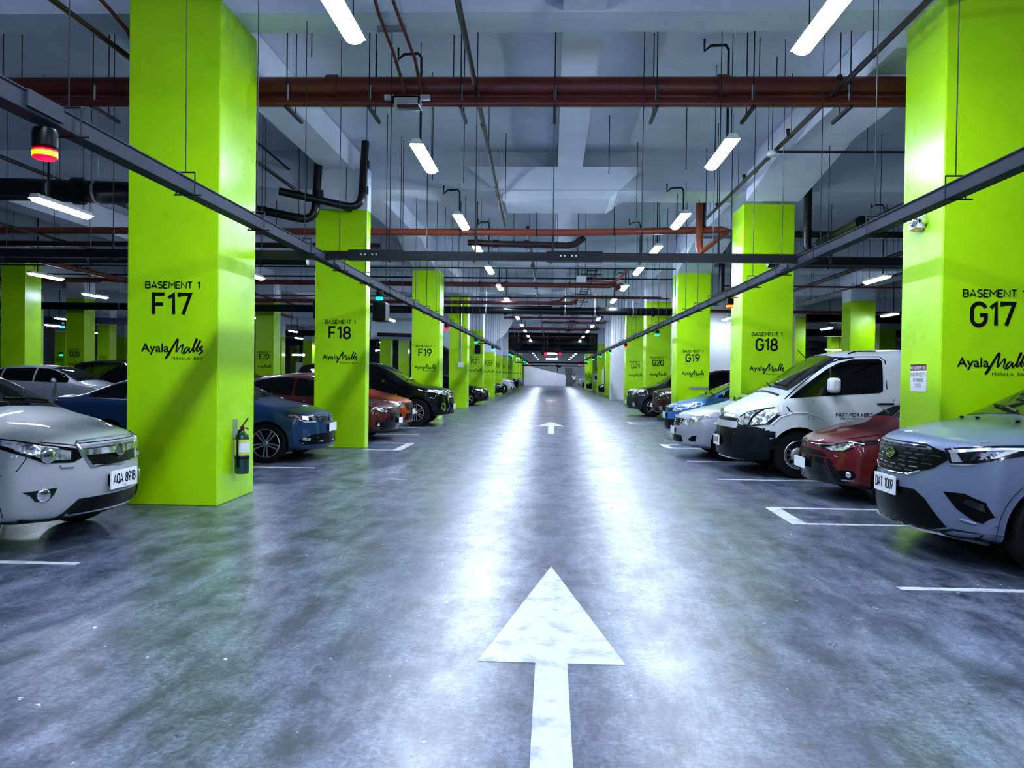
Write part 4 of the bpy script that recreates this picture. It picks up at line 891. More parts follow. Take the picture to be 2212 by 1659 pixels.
class CarShape:
    def __init__(s, L, W, zb, belt, top, wr, width, bow=0.38, rear_bow=0.22, prof=None, pw=2.3, fade=0.9, tumble=0.965, roof_crown=0.05):
        s.L, s.W, s.zb, s.belt, s.top, s.wr, s.width = L, W, zb, belt, top, wr, width
        s.bow, s.rear_bow, s.prof, s.pw, s.fade, s.tumble, s.crown = bow, rear_bow, prof or [(0, 0), (2, 0)], pw, fade, tumble, roof_crown
    def ring(s, x):
        L, W = s.L, s.W
        h = W/2 * lerp_keys(s.width, x); zb = lerp_keys(s.zb, x); b = lerp_keys(s.belt, x); t = max(lerp_keys(s.top, x), b + 0.012)
        wr = W/2 * lerp_keys(s.wr, x); wb = h * s.tumble
        cr = min(s.crown, 0.4*(t-b)); wr = min(wr, wb*0.97)
        P = [(0, zb), (h*0.45, zb), (h*0.90, zb+0.005), (h*0.975, zb+0.10*(b-zb)), (h*0.995, zb+0.32*(b-zb)), (h, zb+0.58*(b-zb)), (h*0.992, zb+0.80*(b-zb)), (wb, b),
             (wb + (wr-wb)*0.5 + 0.012, b + (t-cr-b)*0.5), (wr, t-cr), (wr*0.55, t-cr*0.22), (0, t)]
        return P
    def xoff(s, x, y, z):
        L = s.L; f = max(0, 1 - x/s.fade); f = f*f*(3-2*f); q = (min(1, abs(y)/(s.W/2)))**s.pw
        g = max(0, 1 - (L-x)/0.7); g = g*g*(3-2*g)
        return x + f*(s.bow*q + lerp_keys(s.prof, z)) - g*s.rear_bow*q
    def stations(s):
        base = {0.0, 0.05, 0.14, 0.28, 0.48, 0.72, s.L, s.L-0.05, s.L-0.16, s.L-0.4}
        for k in (s.belt, s.top): base |= {x for x, _ in k if 0 <= x <= s.L}
        xs_ = sorted(base); out = [xs_[0]]
        for x in xs_[1:]:
            if x - out[-1] > 0.035: out.append(x)
            if len(out) > 1 and out[-1] - out[-2] > 0.65:
                m_ = (out[-1]+out[-2])/2; out.insert(-1, m_)
        if out[-1] < s.L: out[-1] = s.L
        return out
    def build_mesh(s, arches, R_arch, lv=2):
        xs_ = s.stations(); rings = []; v = []; f = []
        n = len(s.ring(1.0)); N = 2*n - 2
        for i, x in enumerate(xs_):
            P = s.ring(x)
            if i == 0 or i == len(xs_)-1:
                zc = (P[0][1] + P[-1][1])/2
                P = [(y*0.95, zc + (z-zc)*0.95) for y, z in P]
            full = P + [(-y, z) for y, z in P[-2:0:-1]]
            rings.append(len(v))
            v += [(s.xoff(x, y, z), y, z) for y, z in full]
        for a, b in zip(rings, rings[1:]):
            for j in range(N): f.append((a+j, a+(j+1) % N, b+(j+1) % N, b+j))
        # grid caps at nose and tail
        for a, x, flip in ((rings[0], xs_[0], False), (rings[-1], xs_[-1], True)):
            rows = []
            for i in range(n):
                l = a + i; r = a if i == 0 else (a + n - 1 if i == n-1 else a + N - i)
                if i in (0, n-1): rows.append([l]*5); continue
                y, z = v[l][1], v[l][2]; row = [l]
                for k in (0.5, 0.0, -0.5):
                    v.append((s.xoff(x, y*k, z), y*k, z)); row.append(len(v)-1)
                row.append(r); rows.append(row)
            for r0, r1 in zip(rows, rows[1:]):
                for k in range(4):
                    q = [r0[k], r0[k+1], r1[k+1], r1[k]]; w = []
                    for c in q:
                        if c not in w: w.append(c)
                    if len(w) > 2: f.append(tuple(w))
        me = bpy.data.meshes.new('body'); me.from_pydata(v, [], f)
        bm = bmesh.new(); bm.from_mesh(me); bmesh.ops.recalc_face_normals(bm, faces=bm.faces); bm.to_mesh(me); bm.free()
        o = bpy.data.objects.new('tmp', me); COL.objects.link(o)
        sb = o.modifiers.new('s', 'SUBSURF'); sb.levels = lv; sb.render_levels = lv
        cut = None
        if arches:
            m = MB()
            for xa, z in arches:
                for sg in (-1, 1):
                    m.tube([(xa, sg*(s.W/2+0.2), z), (xa, sg*(s.W/2-0.30), z)], R_arch, 40)
            cm = m.mesh('cut', M['rim_dark'], 0); cut = bpy.data.objects.new('cut', cm); COL.objects.link(cut)
            bo = o.modifiers.new('b', 'BOOLEAN'); bo.operation = 'DIFFERENCE'; bo.object = cut; bo.solver = 'EXACT'
        dg = bpy.context.evaluated_depsgraph_get(); dg.update()
        out = bpy.data.meshes.new_from_object(o.evaluated_get(dg))
        bpy.data.objects.remove(o); bpy.data.meshes.remove(me)
        if cut: bpy.data.objects.remove(cut)
        return out

def patch_mesh(bvh, poly, view, W=2.0, eps=0.005, step=0.06, L=5):
    """a skin piece cut to the 2D outline and laid on the body; view front/rear use (y,z), left/right use (x,z), top uses (x,y)"""
    bm = bmesh.new()
    bm.faces.new([bm.verts.new((a, b, 0)) for a, b in poly])
    us = [p[0] for p in poly]; vs_ = [p[1] for p in poly]
    for ax, lo, hi in ((0, min(us), max(us)), (1, min(vs_), max(vs_))):
        k = max(1, int((hi-lo)/step))
        for i in range(1, k):
            no = (1,0,0) if ax == 0 else (0,1,0); co = (lo+(hi-lo)*i/k, 0, 0) if ax == 0 else (0, lo+(hi-lo)*i/k, 0)
            bmesh.ops.bisect_plane(bm, geom=bm.verts[:]+bm.edges[:]+bm.faces[:], plane_co=co, plane_no=no, dist=1e-5)
    bmesh.ops.triangulate(bm, faces=[f for f in bm.faces if len(f.verts) > 4])
    D = {'front': Vector((1,0,0)), 'rear': Vector((-1,0,0)), 'left': Vector((0,1,0)), 'right': Vector((0,-1,0)), 'top': Vector((0,0,-1))}[view]
    hits = {}; mids = []
    for v in bm.verts:
        a, b = v.co.x, v.co.y
        o = {'front': Vector((-3,a,b)), 'rear': Vector((L+3,a,b)), 'left': Vector((a,-4,b)), 'right': Vector((a,4,b)), 'top': Vector((a,b,4))}[view]
        loc, no, _, _ = bvh.ray_cast(o, D)
        if loc is None:
            c = {'front': Vector((0.3,a,b)), 'rear': Vector((L-.3,a,b)), 'left': Vector((a,-W/2,b)), 'right': Vector((a,W/2,b)), 'top': Vector((a,b,1.5))}[view]
            loc, no, _, _ = bvh.find_nearest(c)
        if no.dot(D) > 0: no = -no
        hits[v] = (loc, no)
    for v, (loc, no) in hits.items(): v.co = loc + no*eps
    edges = [e for e in bm.edges if e.is_boundary]
    r = bmesh.ops.extrude_edge_only(bm, edges=edges)
    nv = [g for g in r['geom'] if isinstance(g, bmesh.types.BMVert)]
    kd = {}
    for v in nv:
        loc, no, _, _ = bvh.find_nearest(v.co)
        v.co = loc - (v.co - loc).normalized()*0.012 if (v.co-loc).length > 1e-6 else loc
    bmesh.ops.recalc_face_normals(bm, faces=bm.faces)
    # outward check
    fc = max(bm.faces, key=lambda q: q.calc_area())
    if fc.normal.dot(D) > 0.2: bmesh.ops.reverse_faces(bm, faces=bm.faces)
    me = bpy.data.meshes.new('p'); bm.to_mesh(me); bm.free()
    me.shade_smooth(); me.set_sharp_from_angle(angle=R(35))
    return me

class Car:
    def __init__(s, name, label, cat, X, Y, flip, shape, paint, axles, r_tyre, r_arch, lv=2, yaw=0.0):
        s.sh = shape; s.paint = paint; s.axles = axles; s.rt = r_tyre
        s.root = thing(name, label, cat, (X, yc(X + (0.5 if not flip else -0.5), Y), 0), (pi if flip else 0.0) + yaw, group='parked cars')
        me = shape.build_mesh([(a, r_tyre) for a in axles], r_arch, lv)
        me.materials.clear(); me.materials.append(paint); me.materials.append(M['rim_dark'])
        for p in me.polygons:
            c = p.center
            for a in axles:
                if hypot(c.x-a, c.z-r_tyre) < r_arch*0.9992: p.material_index = 1
        me.shade_smooth(); me.set_sharp_from_angle(angle=R(40))
        s.body = bpy.data.objects.new('body', me); COL.objects.link(s.body); s.body.parent = s.root
        bm = bmesh.new(); bm.from_mesh(me); s.bvh = BVHTree.FromBMesh(bm); bm.free()
    def patch(s, name, poly, view, m, eps=0.005, mirror=False, parent=None, step=0.06):
        outs = []
        for k in ((1, -1) if mirror else (1,)):
            pl, vw = poly, view
            if view in ('front', 'rear'):
                pl = [(y*k, z) for y, z in poly]
            elif view == 'top': pl = [(x, y*k) for x, y in poly]
            elif k == -1: vw = {'left': 'right', 'right': 'left'}[view]
            me = patch_mesh(s.bvh, pl, vw, s.sh.W, eps, step, s.sh.L); me.materials.append(m)
            o = bpy.data.objects.new(name, me); COL.objects.link(o); o.parent = parent or s.root; outs.append(o)
        return outs if mirror else outs[0]
    def paint_region(s, fn, m):
        me = s.body.data; me.materials.append(m); k = len(me.materials) - 1
        for p in me.polygons:
            if p.material_index == 0 and fn(p.center): p.material_index = k
    def point(s, view, a, b):
        D = {'front': Vector((1,0,0)), 'left': Vector((0,1,0)), 'right': Vector((0,-1,0)), 'top': Vector((0,0,-1)), 'rear': Vector((-1,0,0))}[view]
        o = {'front': Vector((-3,a,b)), 'left': Vector((a,-4,b)), 'right': Vector((a,4,b)), 'top': Vector((a,b,4)), 'rear': Vector((s.sh.L+3,a,b))}[view]
        loc, no, _, _ = s.bvh.ray_cast(o, D)
        return (loc, no) if loc is not None else (o + D*3, -D)
    def wheels(s, style, inset=0.02, width=0.21, rim_r=0.225, y_half=None):
        rt = s.rt
        for xa in s.axles:
            for k in (-1, 1):
                yo = k*((y_half or s.sh.W/2*lerp_keys(s.sh.width, xa)) - inset)
                T = Matrix.Rotation(-pi/2*k*-1, 4, 'X') if False else (Matrix.Rotation(pi/2, 4, 'X') if k < 0 else Matrix.Rotation(-pi/2, 4, 'X'))
                m = MB(); w = width
                m.lathe([(rim_r,-0.01),(rim_r+0.012,0.0),(rt*0.93,0.0),(rt*0.985,-0.02),(rt,-0.05),(rt,-w+0.05),(rt*0.985,-w+0.02),(rt*0.93,-w),(rim_r,-w)], 40, T)
                tyre = m.build('wheel', M['tyre'], s.root, loc=(xa, yo, rt))
                b = MB(); b.lathe([(0,-0.07),(rim_r+0.002,-0.07),(rim_r+0.002,-w+0.02)], 32, T); b.build('brake_disc', M['rim_dark'], tyre)
                rm = MB(); rim_wheel(rm, style, rim_r, T); rm.build('rim', M['rim'], tyre)
    def emblem(s, view, a, b, rx, rz, m=None, inner='ellipse', parent=None):
        loc, no = s.point(view, a, b)
        q = no.to_track_quat('Z', 'Y').to_matrix().to_4x4(); q.translation = loc + no*0.012
        # keep local Y upward
        zax = no; yax = (Vector((0,0,1)) - zax*zax.z).normalized(); xax = yax.cross(zax)
        q = Matrix(((xax.x,yax.x,zax.x,loc.x+no.x*.012),(xax.y,yax.y,zax.y,loc.y+no.y*.012),(xax.z,yax.z,zax.z,loc.z+no.z*.012),(0,0,0,1)))
        mb = MB(); n = 28
        def ring(r0, r1, h, cx=0, cz=0, ax=1, az=1):
            vs = []
            for k in range(n):
                t = 2*pi*k/n
                for rr, hh in ((r0, 0), (r0, h), (r1, h), (r1, 0)): vs.append(q @ Vector((cx+rx*ax*rr*cos(t), cz+rz*az*rr*sin(t), hh)))
            fs = []
            for k in range(n):
                a0, b0 = k*4, ((k+1) % n)*4
                for j in range(4): fs.append((a0+j, b0+j, b0+(j+1) % 4, a0+(j+1) % 4))
            mb.add(vs, fs)
        ring(1.0, 0.84, 0.012)
        if inner == 'toyo':
            ring(1.0, 0.78, 0.012, 0, 0.3, 0.62, 0.45); ring(1.0, 0.7, 0.012, 0, 0.0, 0.3, 0.8)
        o = mb.build('emblem', m or M['chrome'], parent or s.root)
        disc = MB(); vs = [q @ Vector((rx*0.9*cos(2*pi*k/n), rz*0.9*sin(2*pi*k/n), 0.004)) for k in range(n)]
        disc.add(vs, [tuple(range(n))])
        if inner == 'stars':
            disc.build('emblem_field', M['blue_sign'], o)
            st = MB()
            for cx, cz, r in ((-0.45,0.28,0.24),(0.1,0.38,0.13),(0.5,0.3,0.13),(0.3,-0.05,0.13),(0.62,-0.1,0.13),(0.0,-0.3,0.13)):
                pts = []
                for k in range(8):
                    rr = r if k % 2 == 0 else r*0.35; t = pi*k/4
                    pts.append(q @ Vector((rx*(cx+rr*cos(t)), rz*(cz+rr*1.5*sin(t)), 0.008)))
                st.add(pts, [tuple(range(8))])
            st.build('emblem_stars', M['chrome'], o, angle=0)
        elif inner == 'script':
            disc.build('emblem_field', M['lamp_dark'], o)
            st = MB(); stroke(st, smooth2([(-0.6,-0.1),(-0.35,0.3),(-0.2,-0.2),(0.05,0.1),(0.2,-0.1),(0.45,0.25),(0.55,-0.2)], 4), 0.12, lambda u, v: q @ Vector((rx*u, rz*v, 0.008))); st.build('emblem_mark', M['chrome'], o, angle=0)
        elif inner == 'vee':
            disc.build('emblem_field', M['lamp_dark'], o)
            st = MB()
            for pts in ([(-0.4,0.75),(0,0.1),(0.4,0.75)], [(-0.78,0.35),(-0.35,-0.7),(0,0.0),(0.35,-0.7),(0.78,0.35)]): stroke(st, pts, 0.16, lambda u, v: q @ Vector((rx*u, rz*v, 0.008)))
            st.build('emblem_mark', M['chrome'], o, angle=0)
        elif inner == 'solid': disc.build('emblem_field', M['chrome'], o)
        return o
    def plate(s, z, text, y=0.0, w=0.40, h=0.135, m=None, tilt=0.0, sub=None, view='front', out=0.02):
        loc, no = s.point(view, y, z)
        sg = -1 if view == 'front' else 1
        x0 = loc.x + sg*out
        o = MB().box((min(x0, x0+sg*0.012), y-w/2, z-h/2), (max(x0, x0+sg*0.012), y+w/2, z+h/2)).build('license_plate', m or M['plate'], s.root, angle=0)
        X = x0 + sg*0.0135
        fn = (lambda u, v: (X, y - u*(1 if sg < 0 else -1), z + v))
        t = MB()
        if text: put_strokes(t, text, fn, 0, -h*0.27, h*0.60, w*0.84, 0.15, 0.2) if all(q in GLYPH or q == ' ' for q in text) else put_text(t, text, fn, 0, -h*0.27, h*0.58, w*0.86, bold=0.015)
        if sub: put_text(t, sub, fn, 0, -h*0.44, h*0.10, w*0.14)
        if text: t.build('plate_lettering', M['ink'], o, angle=0)
        mb = MB().box((min(loc.x+0.05, x0), y-w/2+0.03, z-h/2+0.03), (max(loc.x+0.05, x0), y+w/2-0.03, z+h/2-0.03)); mb.build('bracket', M['black'], o, angle=0)
        return o
    def side_windows(s, x0, x1, pillars, top_gap=0.10, bot_gap=0.035, m=None, name='side_window'):
        xs_ = [x0 + (x1-x0)*i/30 for i in range(31)]
        segs = []; edges = [x0] + list(pillars) + [x1]
        for i, (a, b) in enumerate(zip(edges, edges[1:])):
            a2 = a + (0.03 if i else 0); b2 = b - (0.03 if i < len(edges)-2 else 0)
            P = [a2 + (b2-a2)*j/10 for j in range(11)]
            lo = [(x, lerp_keys(s.sh.belt, x) + bot_gap) for x in P]; hi = [(x, lerp_keys(s.sh.top, x) - top_gap) for x in P]
            lo2 = [p for p, q in zip(lo, hi) if q[1]-p[1] > 0.02]; hi2 = [q for p, q in zip(lo, hi) if q[1]-p[1] > 0.02]
            if len(lo2) > 2: segs.append(lo2 + hi2[::-1])
        for pl in segs: s.patch(name, pl, 'left', m or M['glass'], 0.006, True)
    def windscreen(s, x_cowl, x_roof, gap=0.035, m=None, name='windscreen'):
        sh = s.sh; pts = []
        zs = [lerp_keys(sh.top, x_cowl)+gap, lerp_keys(sh.top, x_roof)-gap]
        hb = sh.W/2*lerp_keys(sh.wr, x_cowl)-0.03; ht = sh.W/2*lerp_keys(sh.wr, x_roof)-0.05
        s.patch(name, [(-hb, zs[0]-0.045), (-hb*0.5, zs[0]-0.012), (0, zs[0]), (hb*0.5, zs[0]-0.012), (hb, zs[0]-0.045), (ht, zs[1]-0.05), (ht*0.5, zs[1]-0.005), (0, zs[1]), (-ht*0.5, zs[1]-0.005), (-ht, zs[1]-0.05)], 'front', m or M['screen_glass'], 0.006)
        # wipers along the cowl
        for y0, y1 in ((-hb*0.85, -0.05), (0.0, hb*0.72)):
            a, n1 = s.point('front', y0, zs[0]-0.02 + 0.03); b, n2 = s.point('front', y1, zs[0]+0.05)
            MB().tube([a+n1*0.02, (a+b)/2 + n1*0.035, b+n2*0.02], 0.011, 6).build('wiper', M['black'], s.root)
    def mirrors(s, x, z, m, size=(0.12, 0.20, 0.15), y_out=0.10, black_base=True):
        for k in (-1, 1):
            loc, no = s.point('left' if k < 0 else 'right', x, z)
            mm = MB(); mm.sphere((0,0,0), 1.0, 14, 8, (size[0]/2, size[1]/2, size[2]/2))
            o = mm.build('side_mirror', m, s.root, loc=(x, loc.y + k*(size[1]/2 + 0.03), z + 0.05))
            MB().tube([(0.02, -k*(size[1]/2+0.06), -0.05), (0.0, 0, -0.03)], 0.025, 6).build('mirror_arm', M['black'], o)
    def seam(s, pts, view='left', w=0.008, mirror=True, m=None):
        for k in ((0, 1) if mirror else (0,)):
            vw = view if not k else {'left': 'right', 'right': 'left'}.get(view, view)
            P = []
            for a, b in pts:
                loc, no = s.point(vw, a if view != 'front' or not k else -a, b); P.append(loc + no*0.0005)
            MB().tube(P, w/2, 5).build('panel_seam', m or M['black'], s.root, angle=0)
    def strip(s, pts, view, r, m, name='trim_strip', mirror=False, out=0.004, parent=None):
        for k in ((1, -1) if mirror else (1,)):
            vw = view if k == 1 or view in ('front','top','rear') else {'left': 'right', 'right': 'left'}[view]
            P = []
            for a, b in pts:
                loc, no = s.point(vw, a*k if view in ('front','rear') else a, b if view != 'top' else b*k); P.append(loc + no*out)
            MB().tube(P, r, 6).build(name, m, parent or s.root)
    def arch_trim(s, r0, r1, m, a0=-0.15, a1=pi+0.15, axles=None):
        for xa in (axles or s.axles):
            pl = [(xa + r0*cos(a0+(a1-a0)*i/24), s.rt + r0*sin(a0+(a1-a0)*i/24)) for i in range(25)] + [(xa + r1*cos(a1-(a1-a0)*i/24), s.rt + r1*sin(a1-(a1-a0)*i/24)) for i in range(25)]
            s.patch('arch_moulding', pl, 'left', m, 0.012, True, step=0.12)
    def handle(s, x, z, m, l=0.17):
        for k, vw in ((-1, 'left'), (1, 'right')):
            loc, no = s.point(vw, x, z)
            MB().tube([(x-l/2, loc.y, z), (x-l/2+0.03, loc.y+k*0.03, z), (x+l/2-0.03, loc.y+k*0.03, z), (x+l/2, loc.y, z)], 0.016, 6).build('door_handle', m, s.root)
    def fog(s, y, z, r, recess=None, mirror=True):
        for k in ((1, -1) if mirror else (1,)):
            loc, no = s.point('front', y*k, z)
            q = Vector((0,0,1)).rotation_difference(no).to_matrix().to_4x4(); q.translation = loc
            MB().lathe([(0, 0.022), (r*0.7, 0.02), (r, 0.012), (r*1.1, 0.0)], 16, q).build('fog_lamp', M['chrome'], s.root)

def rim_wheel(m, style, r, T):
    """alloy face in the wheel's plane, outward = +z before T"""
    m.lathe([(r, -0.05), (r, 0.004), (r*0.965, 0.008), (r*0.93, -0.004), (r*0.93, -0.05)], 36, T)
    m.lathe([(0, 0.004), (r*0.12, 0.004), (r*0.2, -0.006), (r*0.2, -0.03)], 20, T)
    def spoke(a, w0, w1, r0=0.14, r1=0.95, off0=0.0, off1=0.0, d0=-0.004, d1=-0.006):
        ca, sa = cos(a), sin(a)
        pts = []
        for rr, w, of, d in ((r*r0, w0, off0, d0), (r*r1, w1, off1, d1)):
            for s_ in (-1, 1):
                x, y = rr, of + s_*w/2; pts.append((x*ca - y*sa, x*sa + y*ca, d))
        lo = [(p[0], p[1], -0.04) for p in pts]
        vs = [T @ Vector(p) for p in pts + lo]
        m.add(vs, [(0,1,3,2),(4,6,7,5),(0,2,6,4),(1,5,7,3),(2,3,7,6),(0,4,5,1)])
    kind, n = style
    for i in range(n):
        a = 2*pi*i/n + pi/2
        if kind == 'double':
            spoke(a, 0.020, 0.030, off0=-0.016, off1=-0.034); spoke(a, 0.020, 0.030, off0=0.016, off1=0.034)
        elif kind == 'vee':
            spoke(a, 0.022, 0.026, off0=-0.01, off1=-0.05); spoke(a, 0.022, 0.026, off0=0.01, off1=0.05)
        elif kind == 'steel':
            spoke(a, 0.03, 0.012, r0=0.5, r1=0.95, d0=-0.012)
        else:
            spoke(a, 0.045, 0.06)
    if kind == 'steel':
        m.lathe([(0, 0.02), (r*0.25, 0.018), (r*0.52, 0.0), (r*0.56, -0.03)], 24, T); m.lathe([(r*0.8, -0.012), (r*0.95, -0.004)], 36, T)

# ------------------------------------------------------------------ body styles
def sedan(L=4.4, W=1.72, H=1.46, nose=0.70, hood=0.93, zb=0.20, cowl=1.15, roof=2.05, bow=0.36, tail=1.04, prof=None, hatch=False):
    k = L/4.5
    if hatch:
        top = [(0,nose),(0.1,nose+0.07),(0.45,nose+0.15),(cowl,hood+0.06),(cowl+0.5,(hood+H)/2+0.08),(roof,H-0.02),(roof+0.5,H),(L-0.9,H-0.04),(L-0.3,H-0.14),(L-0.1,1.05),(L,0.85)]
        wr = [(0,.74),(cowl,.80),(roof,.66),(L-0.5,.62),(L,.7)]
        belt = [(0,nose-0.03),(0.15,nose+0.01),(0.5,hood-0.10),(cowl,hood-0.01),(roof,hood+0.02),(L-0.9,hood+0.07),(L-0.1,hood+0.02),(L,0.8)]
    else:
        top = [(0,nose),(0.1,nose+0.07),(0.45,nose+0.15),(cowl,hood+0.06),(cowl+0.45,(hood+H)/2+0.07),(roof,H-0.03),(roof+0.5,H),(L-1.6,H-0.03),(L-1.15,(H+tail)/2+0.09),(L-0.62,tail+0.03),(L-0.1,tail),(L,tail-0.1)]
        wr = [(0,.74),(cowl,.80),(roof,.64),(L-1.6,.62),(L-0.62,.78),(L,.80)]
        belt = [(0,nose-0.03),(0.15,nose+0.01),(0.5,hood-0.10),(cowl,hood-0.02),(roof,hood),(L-1.6,hood+0.04),(L-0.6,tail-0.05),(L-0.1,tail-0.06),(L,tail-0.15)]
    width = [(0,.93),(0.3,.97),(0.8,1.0),(L-0.9,1.0),(L-0.2,.95),(L,.90)]
    z = [(0,zb+0.04),(0.3,zb),(0.9,zb-0.03),(L-0.8,zb-0.02),(L,zb+0.12)]
    return CarShape(L, W, z, belt, top, wr, width, bow=bow, prof=prof or [(0.2,0.06),(0.35,0.0),(0.55,0.0),(0.75,0.05),(1.0,0.12)])
def suv(L=4.6, W=1.86, H=1.72, nose=0.92, hood=1.08, zb=0.25, cowl=1.2, roof=2.05, bow=0.36, prof=None, tailx=0.25):
    top = [(0,nose),(0.08,nose+0.06),(0.4,nose+0.12),(cowl,hood+0.08),(cowl+0.42,(hood+H)/2+0.1),(roof,H-0.03),(roof+0.6,H),(L-0.9,H-0.03),(L-tailx-0.1,H-0.12),(L-0.12,1.15),(L,0.95)]
    belt = [(0,nose-0.05),(0.12,nose+0.0),(0.45,hood-0.08),(cowl,hood),(roof,hood+0.01),(L-0.9,hood+0.06),(L-0.1,hood+0.02),(L,0.9)]
    wr = [(0,.78),(cowl,.82),(roof,.70),(L-0.5,.66),(L,.72)]
    width = [(0,.93),(0.3,.97),(0.8,1.0),(L-0.9,1.0),(L-0.2,.96),(L,.92)]
    z = [(0,zb+0.04),(0.3,zb),(0.9,zb-0.02),(L-0.8,zb),(L,zb+0.12)]
    return CarShape(L, W, z, belt, top, wr, width, bow=bow, prof=prof or [(0.25,0.07),(0.4,0.0),(0.7,0.0),(0.95,0.05),(1.2,0.12)])

# ================================================================== the near cars
P = {}
P['pale'] = car_paint('pale_grey_paint', (0.31, 0.33, 0.35), 0.25, 0.35)
P['bluegrey'] = car_paint('silver_blue_paint', (0.12, 0.155, 0.24), 0.4, 0.32)
P['wine'] = car_paint('wine_red_paint', (0.085, 0.0006, 0.005), 0.25)
P['white'] = car_paint('white_paint', (0.56, 0.58, 0.62), 0.0, 0.3)
P['silver'] = car_paint('silver_paint', (0.30, 0.32, 0.37), 0.5, 0.3)
P['blue'] = car_paint('deep_blue_paint', (0.003, 0.026, 0.085), 0.45)
P['brightblue'] = car_paint('bright_blue_paint', (0.008, 0.085, 0.27), 0.4)
P['black'] = mat('black_paint', (0.0006, 0.0006, 0.0008), 0.5, 0.0, 0.45, coat_rough=0.015, spec=0.05)
P['charcoal'] = car_paint('charcoal_paint', (0.004, 0.005, 0.007), 0.2)
P['maroon'] = car_paint('maroon_paint', (0.03, 0.0012, 0.003), 0.3)
P['orange'] = car_paint('orange_paint', (0.26, 0.022, 0.003), 0.35)
P['darkred'] = car_paint('dark_red_paint', (0.055, 0.001, 0.002), 0.25)

# ---- pale crossover, front left
def pale_crossover():
    sh = suv(4.45, 1.80, 1.60, nose=0.89, hood=1.05, zb=0.24, cowl=1.02, roof=1.85, bow=0.42, prof=[(0.22,0.10),(0.40,0.0),(0.62,0.0),(0.72,0.025),(0.90,0.05),(1.1,0.12)])
    c = Car('car', 'pale grey crossover with a wing badge grille parked at front left before column F17', 'car', -3.75, 6.70, True, sh, P['pale'], (0.92, 3.55), 0.345, 0.39)
    c.wheels(('double', 5), rim_r=0.22)
    g = c.patch('grille', [(-0.42,0.885),(0.42,0.885),(0.435,0.86),(0.32,0.685),(-0.32,0.685),(-0.435,0.86)], 'front', M['black'], 0.006)
    c.strip([(-0.43,0.872),(-0.40,0.895),(0,0.905),(0.40,0.895),(0.43,0.872),(0.325,0.685),(0,0.675),(-0.325,0.685),(-0.43,0.872)], 'front', 0.013, M['chrome'], 'chrome_surround', parent=g)
    c.patch('wing_bar', [(-0.41,0.835),(0.41,0.835),(0.385,0.785),(0.1,0.775),(-0.1,0.775),(-0.385,0.785)], 'front', M['chrome'], 0.022, parent=g)
    for z in (0.70,0.725,0.75): c.strip([(-0.33,z),(0,z),(0.33,z)], 'front', 0.006, M['lamp_dark'], 'grille_bar', parent=g)
    c.emblem('front', 0, 0.80, 0.078, 0.058, None, 'stars', g)
    hl = [(0.40,0.765),(0.47,0.735),(0.66,0.745),(0.80,0.83),(0.865,0.935),(0.86,0.965),(0.80,0.955),(0.62,0.885),(0.43,0.845)]
    for o in c.patch('headlight', hl, 'front', M['black'], 0.006, True): pass
    c.patch('headlight_lens', [(0.49,0.755),(0.655,0.768),(0.78,0.845),(0.845,0.935),(0.80,0.935),(0.64,0.868),(0.48,0.83)], 'front', M['lamp_lens'], 0.011, True)
    for k in (1,-1):
        loc, no = c.point('front', 0.635*k, 0.805); q = Vector((0,0,1)).rotation_difference(no).to_matrix().to_4x4(); q.translation = loc
        MB().lathe([(0,0.028),(0.04,0.026),(0.055,0.02),(0.062,0.008)], 18, q).build('lamp_projector', M['chrome'], c.root)
    c.patch('headlight_washer', [(0.47,0.695),(0.56,0.70),(0.57,0.72),(0.48,0.715)], 'front', P['pale'], 0.018, True)
    c.patch('bumper_grille', [(-0.38,0.43),(-0.55,0.25),(0.55,0.25),(0.38,0.43)], 'front', M['black'], 0.005)
    c.patch('bumper_lip', [(-0.86,0.205),(-0.80,0.30),(-0.58,0.285),(-0.44,0.43),(-0.38,0.435),(-0.50,0.275),(0.50,0.275),(0.38,0.435),(0.44,0.43),(0.58,0.285),(0.80,0.30),(0.86,0.205)], 'front', M['trimblack'], 0.014)
    c.patch('fog_recess', [(0.60,0.545),(0.80,0.53),(0.76,0.50),(0.73,0.45),(0.65,0.45),(0.62,0.49)], 'front', M['lamp_dark'], 0.004, True); c.fog(0.685, 0.495, 0.05)
    c.plate(0.55, 'AQA 8918', 0.0, 0.40, 0.155, sub='NCR')
    c.windscreen(1.02, 1.85); c.side_windows(1.2, 4.1, (2.35, 3.3)); c.mirrors(1.55, 1.09, P['pale'])
    c.arch_trim(0.385, 0.44, M['trimblack'])
    c.seam([(0.30,0.86),(0.5,0.93),(0.8,0.975),(1.05,1.02)]); c.seam([(0.34,0.80),(0.38,0.70),(0.50,0.66)])
    c.strip([(-0.84,0.935),(-0.6,0.90),(-0.44,0.868)], 'front', 0.006, M['black'], 'panel_seam'); c.strip([(0.84,0.935),(0.6,0.90),(0.44,0.868)], 'front', 0.006, M['black'], 'panel_seam')
    return c
pale_crossover()

